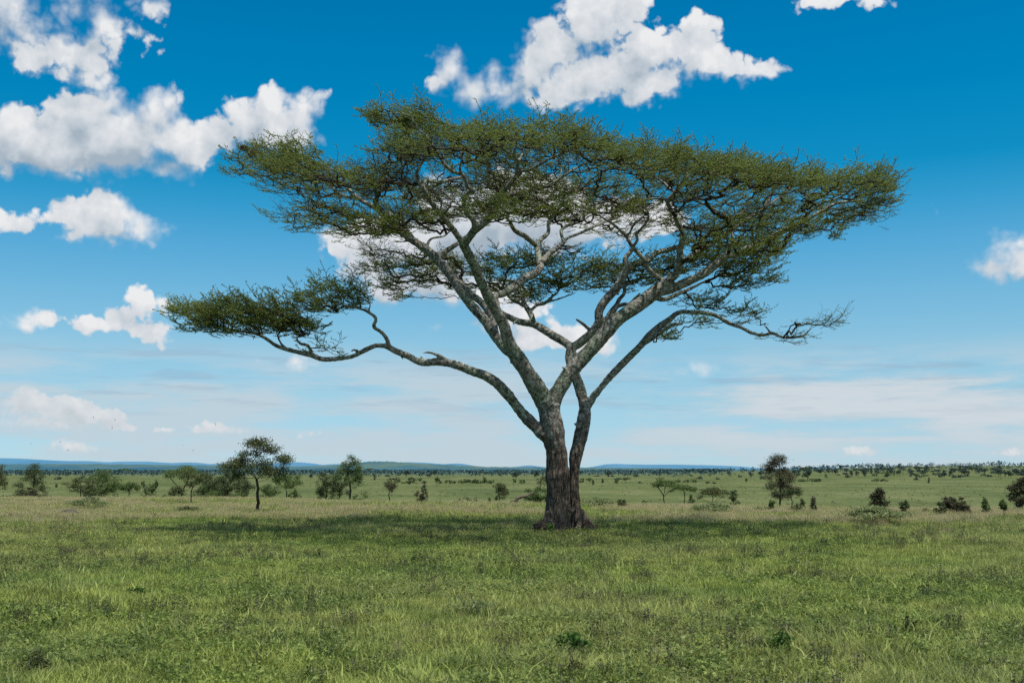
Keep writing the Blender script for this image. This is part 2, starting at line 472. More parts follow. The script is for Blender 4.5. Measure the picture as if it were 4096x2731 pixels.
LIMBS = [
 # name, parent, change of depth along it, outline
 ('t1', None, 0.0, tt(5, [(668, 1500, 180), (668, 1430, 166), (662, 1330, 155), (678, 1200, 150), (685, 1100, 143), (683, 900, 137), (680, 700, 134), (668, 500, 128), (655, 400, 126), (622, 200, 132)]) + tt(4, [(800, 1320, 92), (790, 1240, 96)])),
 ('A', 't1', -0.7, tt(4, [(785, 1260, 80), (705, 1120, 76), (630, 1000, 69), (560, 890, 64), (500, 800, 60)])),
 ('A1', 'A', -1.6, tt(4, [(520, 830, 48), (465, 720, 48), (430, 600, 46), (378, 500, 46), (320, 400, 45), (268, 300, 42), (225, 200, 39), (183, 100, 38), (130, 0, 36)]) + tt(2, [(505, 1190, 37)])),
 ('A1L', 'A1', -1.8, tt(2, [(510, 1200, 26), (450, 1110, 25), (380, 1020, 25), (300, 930, 23), (230, 830, 22), (185, 755, 21), (150, 700, 17), (135, 620, 15), (165, 560, 14), (200, 480, 14), (185, 410, 13), (165, 360, 11), (200, 325, 8)])),
 ('A1Lb', 'A1L', 0.8, tt(2, [(185, 750, 17), (205, 685, 15), (250, 695, 16), (330, 695, 17), (440, 670, 15), (490, 655, 11)])),
 ('A1R', 'A1', -0.6, tt(2, [(510, 1190, 36), (560, 1130, 34), (600, 1080, 32), (650, 1040, 31), (710, 990, 30), (760, 920, 30), (780, 870, 30), (790, 815, 28)])),
 ('E', 'A1R', -2.6, tt(2, [(600, 1070, 28), (590, 1010, 25), (540, 950, 22), (510, 870, 20), (530, 800, 21), (585, 768, 20), (540, 735, 18), (525, 690, 18), (500, 640, 17), (440, 620, 15), (370, 570, 15), (320, 500, 14), (260, 410, 14), (220, 340, 13), (150, 280, 12), (110, 220, 12), (80, 170, 10), (20, 150, 8), (-60, 145, 6), (-140, 150, 4)])),
 ('E2', 'E', -1.2, tt(2, [(500, 640, 12), (478, 580, 11), (495, 500, 10), (465, 420, 9), (480, 370, 8), (560, 340, 8), (610, 280, 7), (600, 240, 5)])),
 ('E3', 'A1R', 1.5, tt(2, [(590, 1000, 14), (640, 930, 13), (700, 900, 12), (740, 880, 8)])),
 ('E4', 'E', 1.5, tt(2, [(510, 900, 12), (430, 850, 11), (370, 790, 10), (340, 770, 9), (350, 740, 8)])),
 ('F1', 'A1R', -1.2, tt(2, [(790, 820, 24), (830, 765, 22), (880, 710, 20), (930, 640, 19), (970, 610, 16), (1040, 600, 15), (1110, 560, 14), (1200, 510, 12), (1320, 460, 11), (1420, 400, 9), (1500, 350, 7), (1580, 310, 5)])),
 ('F1b', 'F1', -1.4, tt(2, [(930, 640, 14), (940, 570, 14), (945, 530, 13), (910, 480, 12), (930, 400, 11), (930, 320, 9), (900, 260, 6)])),
 ('F1c', 'F1b', 0.9, tt(2, [(950, 525, 12), (1000, 450, 11), (1090, 400, 10), (1120, 330, 9), (1185, 290, 6)])),
 ('F1d', 'F1b', -1.5, tt(2, [(910, 480, 9), (850, 450, 10), (790, 400, 9), (720, 350, 9), (670, 320, 6)])),
 ('F2', 'A1R', 2.2, tt(2, [(790, 830, 22), (860, 800, 19), (930, 780, 18), (1050, 760, 18), (1180, 730, 18), (1250, 690, 16), (1320, 640, 14), (1400, 590, 12), (1500, 540, 10), (1600, 500, 8), (1750, 480, 6)])),
 ('F2b', 'F2', 1.2, tt(2, [(1250, 690, 10), (1290, 620, 9), (1270, 560, 8), (1230, 500, 6)])),
 ('D', 'A1', 2.2, tt(4, [(375, 440, 26), (362, 370, 28), (420, 350, 30), (480, 320, 33), (540, 270, 34), (610, 220, 33), (680, 190, 33), (730, 130, 30)])),
 ('D1', 'D', 0.6, tt(2, [(1125, 1370, 28), (1105, 1280, 26), (1095, 1205, 24)])),
 ('D1a', 'D1', -1.8, tt(2, [(1095, 1210, 19), (1060, 1180, 20), (1000, 1130, 22), (920, 1085, 18), (880, 1020, 14), (855, 975, 13), (880, 945, 11), (950, 935, 9)])),
 ('D1b', 'D1', 1.2, tt(2, [(1095, 1210, 19), (1125, 1160, 19), (1185, 1100, 18), (1190, 1020, 17), (1240, 940, 16), (1290, 880, 17), (1310, 810, 16), (1350, 775, 14), (1450, 760, 12), (1560, 740, 9)])),
 ('D1c', 'D1b', -1.6, tt(2, [(1330, 790, 11), (1430, 770, 9), (1530, 680, 9), (1630, 610, 7)])),
 ('D2', 'D', 2.0, tt(2, [(1140, 1340, 22), (1180, 1280, 21), (1240, 1240, 20), (1310, 1180, 18)])),
 ('D2a', 'D2', 1.5, tt(2, [(1310, 1180, 16), (1290, 1110, 15), (1292, 1080, 14), (1330, 1050, 15), (1440, 1010, 14), (1475, 970, 13), (1465, 900, 11), (1450, 840, 9)])),
 ('D2b', 'D2', 2.6, tt(2, [(1310, 1180, 14), (1350, 1140, 13), (1430, 1110, 13), (1560, 1050, 12), (1680, 1000, 10), (1760, 970, 8)])),
 ('A2', 'A', 1.2, tt(4, [(520, 840, 46), (450, 790, 44), (385, 720, 42), (330, 640, 41), (285, 570, 40), (225, 500, 40), (160, 430, 38), (90, 340, 36), (20, 230, 35)]) + tt(1, [(1830, 1350, 38), (1750, 1270, 37), (1660, 1200, 34), (1570, 1140, 32), (1500, 1070, 30), (1400, 980, 28), (1335, 915, 27)])),
 ('A3', 'A2', 1.5, tt(4, [(370, 670, 26), (345, 580, 28), (310, 500, 28), (250, 420, 27), (190, 370, 27), (130, 310, 24), (60, 230, 18), (10, 160, 13)])),
 ('K', 'A2', 1.0, tt(1, [(1810, 1320, 22), (1840, 1275, 22), (1890, 1235, 22), (1960, 1190, 18), (2010, 1140, 12), (2080, 1100, 8)])),
 ('G1', 'A2', -2.2, tt(1, [(1330, 915, 20), (1300, 860, 19), (1320, 800, 18), (1290, 740, 17), (1258, 670, 16), (1280, 635, 12), (1330, 590, 11), (1390, 530, 8)])),
 ('G1b', 'G1', -1.0, tt(1, [(1260, 680, 12), (1200, 635, 12), (1120, 625, 13), (1040, 630, 10), (960, 600, 9), (900, 560, 6)])),
 ('G1c', 'G1', -0.6, tt(1, [(1310, 790, 9), (1380, 765, 9), (1450, 762, 7)])),
 ('G2', 'A2', 0.6, tt(1, [(1340, 925, 22), (1270, 885, 20), (1200, 850, 19), (1120, 790, 17), (1020, 690, 14), (940, 630, 12), (860, 560, 12), (780, 510, 10), (700, 480, 9), (600, 450, 8), (500, 430, 6), (380, 420, 4)])),
 ('G3', 'G2', 1.8, tt(1, [(1150, 820, 14), (1080, 815, 14), (1000, 780, 13), (920, 710, 12), (860, 680, 10), (760, 660, 8), (650, 650, 7), (550, 650, 5)])),
 ('H', 'A2', 1.6, tt(1, [(1500, 1105, 14), (1440, 1085, 13), (1350, 1040, 11), (1270, 1010, 10), (1180, 950, 9), (1080, 920, 7), (980, 930, 5)])),
 ('I', 'A2', 2.4, tt(1, [(1600, 1140, 18), (1545, 1060, 18), (1525, 1000, 17), (1560, 920, 14), (1590, 870, 10), (1550, 800, 8), (1510, 780, 6)])),
 ('J', 'A2', 1.8, tt(1, [(1710, 1220, 15), (1750, 1150, 11), (1850, 1130, 9), (1900, 1090, 7)])),
 ('L', 't1', -0.9, tt(4, [(800, 1500, 50), (740, 1465, 52), (680, 1405, 48), (620, 1350, 44), (550, 1270, 42), (490, 1190, 40), (430, 1120, 41), (370, 1060, 41), (270, 1000, 39), (180, 970, 35), (80, 930, 35)]) + tt(6, [(1568, 592, 21), (1500, 583, 21), (1420, 588, 18), (1350, 555, 18), (1290, 530, 17), (1235, 500, 16)])),
 ('L1', 'L', 0.4, tt(6, [(1240, 502, 15), (1180, 500, 13), (1120, 525, 13), (1060, 555, 12), (980, 568, 12), (900, 570, 13), (840, 548, 15), (780, 535, 13), (720, 520, 12), (660, 500, 11), (610, 465, 10), (560, 440, 8), (500, 430, 7), (430, 415, 6), (350, 395, 5), (250, 370, 3.5)])),
 ('L1b', 'L1', -0.5, tt(6, [(850, 545, 9), (825, 500, 9), (790, 490, 9), (768, 468, 7), (780, 445, 5)])),
 ('L1c', 'L1', 0.5, tt(6, [(720, 520, 8), (690, 495, 7), (670, 460, 6)])),
 ('L2', 'L', -0.8, tt(6, [(1250, 500, 13), (1238, 465, 12), (1210, 430, 11), (1170, 400, 10), (1182, 360, 9), (1150, 330, 9), (1110, 310, 8), (1060, 300, 6), (980, 285, 4)])),
 ('L2b', 'L2', 0.3, tt(6, [(1140, 325, 6), (1150, 290, 5), (1140, 250, 4), (1130, 200, 3)])),
 ('L2c', 'L2', 0.1, tt(6, [(1178, 380, 5), (1184, 345, 5)])),
 ('L3', 'L', -0.3, tt(6, [(1570, 590, 10), (1510, 552, 10), (1460, 535, 7), (1425, 538, 3)])),
 ('L4', 'L1', -0.3, tt(6, [(1090, 535, 7), (1070, 522, 7), (1052, 528, 5)])),
 ('B', 't1', 0.1, tt(4, [(800, 1230, 76), (870, 1120, 60), (945, 1000, 62), (1005, 925, 62), (1085, 840, 60), (1180, 735, 58), (1260, 640, 60), (1340, 555, 58), (1450, 480, 57), (1560, 400, 57), (1640, 335, 57), (1690, 295, 50)])),
 ('B1', 'B', 0.0, tt(4, [(1680, 330, 42), (1780, 305, 39), (1880, 262, 36), (1980, 218, 34), (2060, 170, 34), (2150, 98, 32)]) + tt(3, [(810, 1085, 28)])),
 ('B1a', 'B1', 1.6, tt(3, [(800, 1095, 20), (848, 1005, 17), (860, 920, 14), (860, 870, 12), (845, 800, 8)])),
 ('B1b', 'B1', 0.6, tt(3, [(810, 1085, 27), (880, 1080, 26), (960, 1038, 26), (1080, 980, 25), (1180, 930, 25), (1280, 880, 24), (1350, 850, 20), (1430, 810, 18), (1520, 760, 16), (1620, 700, 14), (1720, 660, 12), (1850, 655, 10), (1980, 670, 8), (2100, 690, 6), (2190, 700, 4)])),
 ('B1c', 'B1b', -1.8, tt(3, [(1320, 860, 15), (1340, 800, 14), (1420, 780, 14), (1500, 720, 13), (1590, 660, 12), (1700, 630, 11), (1780, 580, 9), (1900, 490, 8), (2010, 430, 5)])),
 ('B1d', 'B1b', 2.2, tt(3, [(1550, 740, 9), (1640, 755, 7), (1760, 780, 6), (1880, 800, 4)])),
 ('B2', 'B', -1.8, tt(4, [(1680, 300, 44), (1740, 250, 38), (1800, 200, 33), (1832, 130, 30), (1840, 50, 28)]) + tt(3, [(440, 1040, 26), (460, 960, 25), (460, 900, 22), (420, 820, 20), (390, 750, 18), (352, 690, 18), (345, 640, 18), (390, 590, 16), (430, 530, 15), (480, 470, 13), (540, 440, 11), (620, 430, 10), (720, 430, 9), (850, 455, 7), (950, 460, 5)])),
 ('B2b', 'B2', -1.2, tt(3, [(480, 470, 10), (465, 420, 9), (430, 310, 8), (445, 240, 5)])),
 ('B2c', 'B2', -1.5, tt(3, [(620, 430, 9), (680, 360, 8), (750, 290, 8), (850, 265, 6), (970, 250, 4)])),
 ('B2d', 'B2', 1.6, tt(3, [(390, 580, 10), (310, 500, 10), (240, 450, 9), (190, 370, 8), (130, 310, 7), (60, 270, 5)])),
 ('B3', 'B2', 1.6, tt(3, [(440, 1150, 22), (540, 1080, 22), (640, 1020, 22), (740, 950, 22), (830, 890, 22), (920, 830, 21), (1020, 770, 20), (1090, 730, 18), (1140, 660, 16), (1180, 570, 14), (1200, 510, 12), (1260, 450, 12), (1290, 400, 11), (1280, 330, 8), (1260, 285, 5)])),
 ('B3b', 'B3', 1.4, tt(3, [(1130, 690, 13), (1180, 660, 12), (1260, 600, 12), (1330, 540, 10), (1430, 505, 8), (1520, 500, 5)])),
 ('B3c', 'B3', -1.8, tt(3, [(850, 870, 13), (840, 800, 12), (780, 750, 10), (700, 710, 10), (620, 670, 9), (540, 640, 8), (480, 600, 6)])),
 ('B3d', 'B3c', 0.8, tt(3, [(840, 810, 11), (880, 770, 11), (940, 740, 10), (990, 690, 8), (950, 620, 7), (930, 550, 6), (910, 510, 4)])),
 ('B3e', 'B3', -1.5, tt(3, [(1290, 400, 8), (1350, 385, 7), (1450, 340, 6), (1540, 320, 4)])),
 ('B4', 'B', 1.5, tt(4, [(1640, 380, 20), (1700, 395, 20), (1760, 380, 20), (1850, 340, 16), (1940, 300, 13), (2040, 250, 9)])),
 ('N', 'B', -0.9, tt(3, [(330, 1300, 18), (230, 1230, 18), (180, 1180, 19), (160, 1130, 20), (110, 1070, 18), (60, 1020, 17), (10, 930, 16)]) + tt(2, [(1760, 1080, 14), (1700, 1030, 12), (1600, 970, 10), (1510, 900, 9), (1480, 855, 6)])),
 ('N2', 'N', -1.2, tt(2, [(1800, 1130, 12), (1835, 1105, 11), (1870, 1040, 11), (1940, 980, 10), (1980, 930, 7)])),
 ('Mx', 'N', -1.0, tt(3, [(60, 1015, 15), (100, 960, 14), (90, 910, 14), (130, 870, 14), (180, 800, 12), (185, 740, 11), (150, 690, 10), (142, 640, 11), (220, 630, 11), (290, 620, 8), (330, 560, 5)])),
 ('B5', 'B', -0.5, tt(4, [(1630, 330, 16), (1645, 290, 14), (1658, 250, 10)])),
 ('t2', None, 0.45, tt(5, [(915, 1500, 130), (915, 1430, 118), (905, 1330, 88), (897, 1200, 66), (893, 1080, 60), (876, 900, 53), (880, 700, 58), (893, 530, 72), (945, 320, 78), (990, 110, 76)]) + tt(4, [(1062, 1400, 55), (1078, 1300, 51), (1078, 1210, 50)])),
 ('C', 't2', 0.55, tt(4, [(1070, 1230, 42), (1045, 1130, 44), (1020, 1050, 42), (990, 980, 40), (962, 890, 40), (965, 820, 41), (975, 765, 42)])),
 ('C1', 'C', 1.6, tt(4, [(975, 780, 36), (905, 730, 34), (820, 680, 34), (740, 630, 32), (660, 590, 30), (560, 575, 28), (480, 540, 26), (420, 508, 23), (350, 460, 19), (270, 420, 15), (150, 380, 10)])),
 ('C1b', 'C1', 0.6, tt(4, [(675, 590, 20), (645, 510, 24), (600, 440, 20), (580, 380, 16), (590, 352, 12), (630, 345, 9)])),
 ('C1c', 'C1b', 0.9, tt(4, [(600, 450, 14), (560, 430, 13), (500, 400, 13), (460, 360, 11), (420, 320, 7)])),
 ('C1d', 'C1b', 0.9, tt(4, [(645, 490, 14), (670, 462, 14), (700, 440, 14), (760, 425, 14), (820, 370, 11), (870, 330, 8)])),
 ('C1e', 'C1d', 0.6, tt(4, [(770, 420, 9), (840, 400, 9), (930, 370, 7), (1000, 345, 5)])),
 ('C2', 'C', 0.2, tt(4, [(975, 780, 36), (1030, 750, 36), (1090, 700, 34), (1140, 650, 34), (1190, 580, 36), (1190, 500, 36), (1230, 420, 34), (1300, 340, 36), (1350, 280, 34), (1390, 200, 32), (1410, 145, 28), (1400, 80, 23), (1430, 30, 22), (1470, -10, 16)])),
 ('C2s', 'C2', -0.3, tt(4, [(1120, 640, 17), (1080, 605, 14), (1050, 580, 13), (1008, 553, 9)])),
 ('C2b', 'C2', 0.9, tt(4, [(1400, 180, 28), (1450, 135, 28), (1500, 108, 26), (1560, 100, 25), (1610, 60, 24)]) + tt(3, [(260, 1062, 22), (340, 1040, 22), (410, 1020, 20), (500, 980, 15), (600, 955, 12), (690, 930, 7)])),
 ('C2c', 'C2', 0.5, tt(4, [(1200, 590, 22), (1265, 545, 26), (1300, 490, 27), (1335, 440, 22), (1350, 400, 18), (1395, 345, 16), (1400, 290, 15), (1450, 250, 14), (1560, 222, 12), (1640, 205, 8)])),
 ('C2d', 'C2c', -0.6, tt(4, [(1330, 450, 18), (1390, 435, 17), (1440, 430, 17), (1485, 385, 15), (1522, 343, 7)])),
 ('C2e', 'B', -0.4, tt(4, [(1236, 660, 9), (1237, 600, 8), (1248, 530, 6), (1278, 478, 4)])),
 ('R', 't2', -0.9, tt(4, [(1100, 1240, 38), (1150, 1170, 32), (1200, 1110, 28), (1265, 1030, 28), (1350, 940, 30), (1430, 860, 30), (1520, 770, 30), (1600, 680, 31), (1680, 610, 29), (1750, 560, 25), (1810, 510, 21), (1870, 495, 18), (1960, 500, 18), (2060, 505, 18), (2150, 535, 18), (2230, 585, 17), (2330, 620, 15)]) + tt(7, [(1260, 1458, 12), (1330, 1475, 11), (1400, 1463, 10), (1450, 1485, 9), (1530, 1490, 8), (1600, 1470, 7), (1640, 1430, 5), (1700, 1400, 4), (1740, 1355, 3)])),
 ('R2', 'R', -0.4, tt(4, [(1560, 740, 22), (1640, 690, 19), (1700, 650, 18), (1780, 598, 17), (1865, 590, 8)])),
 ('R3', 'R', 0.1, tt(7, [(1385, 1465, 8), (1365, 1435, 7), (1340, 1405, 5)])),
]
limb3 = {}
KX = np.array([1, 1, 1.0])
for name, par, ddy, pts in LIMBS:
    arr = np.array(pts, float)
    if par is None:
        d0 = 0.0 if name == 't1' else 0.42
    else:
        pa = limb3[par]; k = np.argmin(np.hypot(pa['px'][:, 0] - arr[0, 0], pa['px'][:, 1] - arr[0, 1]))
        d0 = pa['dy'][k]
    seglen = np.concatenate([[0], np.cumsum(np.hypot(*np.diff(arr[:, :2], axis=0).T))]); t = seglen / seglen[-1]
    ddy = ddy * 1.35
    dy = d0 + ddy * t
    P3 = np.array([at(a[0], a[1], Y0 + d) for a, d in zip(arr, dy)])
    R3 = arr[:, 2] * (Y0 + dy) / F
    PR = catmull(np.column_stack([P3, R3]), 5)
    px = catmull(arr, 5); dyy = np.interp(np.linspace(0, 1, len(px)), np.linspace(0, 1, len(dy)), dy)
    limb3[name] = dict(px=px, dy=dyy, P=PR[:, :3], R=np.maximum(PR[:, 3], 0.012))

base = at(2232, 2134, Y0)
TREEBASE = np.array([base[0], Y0, float(terrain(base[0], Y0))])

def build_wood():
    big, small = Buf(), Buf()
    g = np.random.default_rng(3)
    for name, L in limb3.items():
        P, R = L['P'].copy(), L['R'].copy()
        # gentle knobbly swelling
        for i in range(len(P)):
            R[i] *= 1 + 0.10 * mnoise.noise(Vector(P[i] * 1.9)) + 0.06 * mnoise.noise(Vector(P[i] * 6))
        tube(big, P, R, 14, 0.5)
    # dead spurs and knots along the limbs
    for name in ('A', 'A1', 'A2', 'A1R', 'B', 'B1', 'B1b', 'B3', 'C', 'C1', 'C2', 'R', 'L', 'L1', 'E', 'D', 'G2', 't2', 'B2', 'N'):
        L = limb3[name]
        for _ in range(max(2, int(len(L['P']) / 14))):
            i = g.integers(3, len(L['P']) - 2); d = unit(g.normal(size=3) + np.array([0, -0.3, 0.2])); r = min(0.05, L['R'][i] * 0.4)
            q = np.array([L['P'][i], L['P'][i] + d * (L['R'][i] + 0.04), L['P'][i] + d * (L['R'][i] + g.uniform(0.06, 0.22)) + g.normal(size=3) * 0.03])
            tube(big, q, [r * 1.3, r, r * 0.6], 8)
    # buttresses and roots
    for ang, rr, ln, h in ((-2.0, 0.16, 0.75, 0.9), (-1.2, 0.17, 0.65, 1.2), (-0.5, 0.16, 0.8, 0.8), (3.0, 0.17, 0.9, 0.8), (2.2, 0.2, 0.8, 0.9), (1.0, 0.2, 0.9, 0.9), (-2.7, 0.15, 0.7, 1.0), (-1.65, 0.13, 0.6, 1.4)):
        c = limb3['t1']['P'][2]
        p = np.array([c + [math.cos(ang) * 0.28, math.sin(ang) * 0.28, 0]] * 4)
        p[0][2] = TREEBASE[2] + h; p[1] = c + [math.cos(ang) * 0.42, math.sin(ang) * 0.42, 0]; p[1][2] = TREEBASE[2] + h * 0.42
        p[2] = c + [math.cos(ang) * ln * 0.62, math.sin(ang) * ln * 0.62, 0]; p[2][2] = TREEBASE[2] + 0.1
        p[3] = c + [math.cos(ang) * ln * 0.80, math.sin(ang) * ln * 0.80, 0]; p[3][2] = TREEBASE[2] - 0.12
        q = catmull(np.column_stack([p, [rr * 0.6, rr, rr * 0.9, rr * 0.5]]), 5)
        tube(big, q[:, :3], q[:, 3] * 0.58, 10)
    for ang, rr, ln in ((-0.7, 0.13, 0.95), (-1.5, 0.11, 0.6), (0.4, 0.12, 0.9)):
        c = limb3['t2']['P'][2]
        p = np.array([[c[0] + math.cos(ang) * k * ln, c[1] + math.sin(ang) * k * ln, 0] for k in (0.15, 0.45, 0.85, 1.1)])
        p[:, 2] = TREEBASE[2] + np.array([0.75, 0.32, 0.06, -0.1])
        q = catmull(np.column_stack([p, [rr * 0.8, rr, rr * 0.8, rr * 0.5]]), 5)
        tube(big, q[:, :3], q[:, 3], 10)
    me = big.mesh('tmp_wood', [])
    tmp = bpy.data.objects.new('tmp_wood', me); COL.objects.link(tmp)
    md = tmp.modifiers.new('r', 'REMESH'); md.mode = 'VOXEL'; md.voxel_size = 0.03; md.adaptivity = 0.0
    dg = bpy.context.evaluated_depsgraph_get()
    ev = tmp.evaluated_get(dg); em = bpy.data.meshes.new_from_object(ev)
    bpy.data.objects.remove(tmp)
    n = len(em.vertices); co = np.zeros(n * 3, np.float32); em.vertices.foreach_get('co', co); co = co.reshape(-1, 3)
    ed = np.zeros(len(em.edges) * 2, np.int32); em.edges.foreach_get('vertices', ed); ed = ed.reshape(-1, 2)
    deg = np.bincount(ed.ravel(), minlength=n)[:, None].clip(1)
    for _ in range(3):
        s = np.zeros((n, 3)); np.add.at(s, ed[:, 0], co[ed[:, 1]]); np.add.at(s, ed[:, 1], co[ed[:, 0]])
        co = co * 0.45 + (s / deg) * 0.55
    em.vertices.foreach_set('co', co.astype(np.float32).ravel()); em.update()
    nr = np.zeros(n * 3, np.float32); em.vertices.foreach_get('normal', nr); nr = nr.reshape(-1, 3)
    disp = np.zeros(n)
    for i in range(n):
        x, y, z = map(float, co[i])
        low = max(0.0, min(1.0, (6.0 - z) / 3.0))
        a = mnoise.noise(Vector((x * 7, y * 7, z * 1.1)))
        b = mnoise.noise(Vector((x * 9, y * 9, z * 9)))
        c = mnoise.noise(Vector((x * 15, y * 15, z * 2.0 + 7)))
        disp[i] = low * (0.040 * (0.5 - abs(a) * 2.2) + 0.014 * c) + 0.011 * b
    co = co + nr * disp[:, None]
    co = co - TREEBASE
    em.vertices.foreach_set('co', co.astype(np.float32).ravel())
    em.polygons.foreach_set('use_smooth', np.ones(len(em.polygons), bool)); em.update()
    em.materials.clear(); em.materials.append(M['bark']); em.name = 'trunk'
    return em

tree = thing('umbrella_acacia', 'huge flat-topped acacia with forked grey trunk and wide layered crown, by far the largest tree', 'tree', TREEBASE)
obj('trunk', build_wood(), tree)

# crown: attractor points inside flat pads of the crown
S2 = 4096 / 2352.0
TOPX = [505, 540, 600, 700, 800, 860, 905, 925, 960, 1050, 1150, 1250, 1330, 1420, 1520, 1620, 1740, 1850, 1950, 2040, 2095]
TOPY = [346, 322, 306, 312, 335, 330, 312, 282, 250, 244, 240, 235, 262, 280, 292, 310, 322, 334, 356, 392, 440]
BOTX = [505, 560, 620, 700, 760, 850, 950, 1050, 1150, 1250, 1400, 1500, 1600, 1700, 1800, 1900, 2000, 2095]
BOTY = [352, 385, 425, 480, 520, 530, 520, 500, 500, 500, 490, 505, 560, 580, 545, 512, 505, 470]
MPX = Y0 / (F / S2)              # metres per display pixel at the tree
def wpos(px, py, dy): return at(px * S2, py * S2, Y0 + dy)

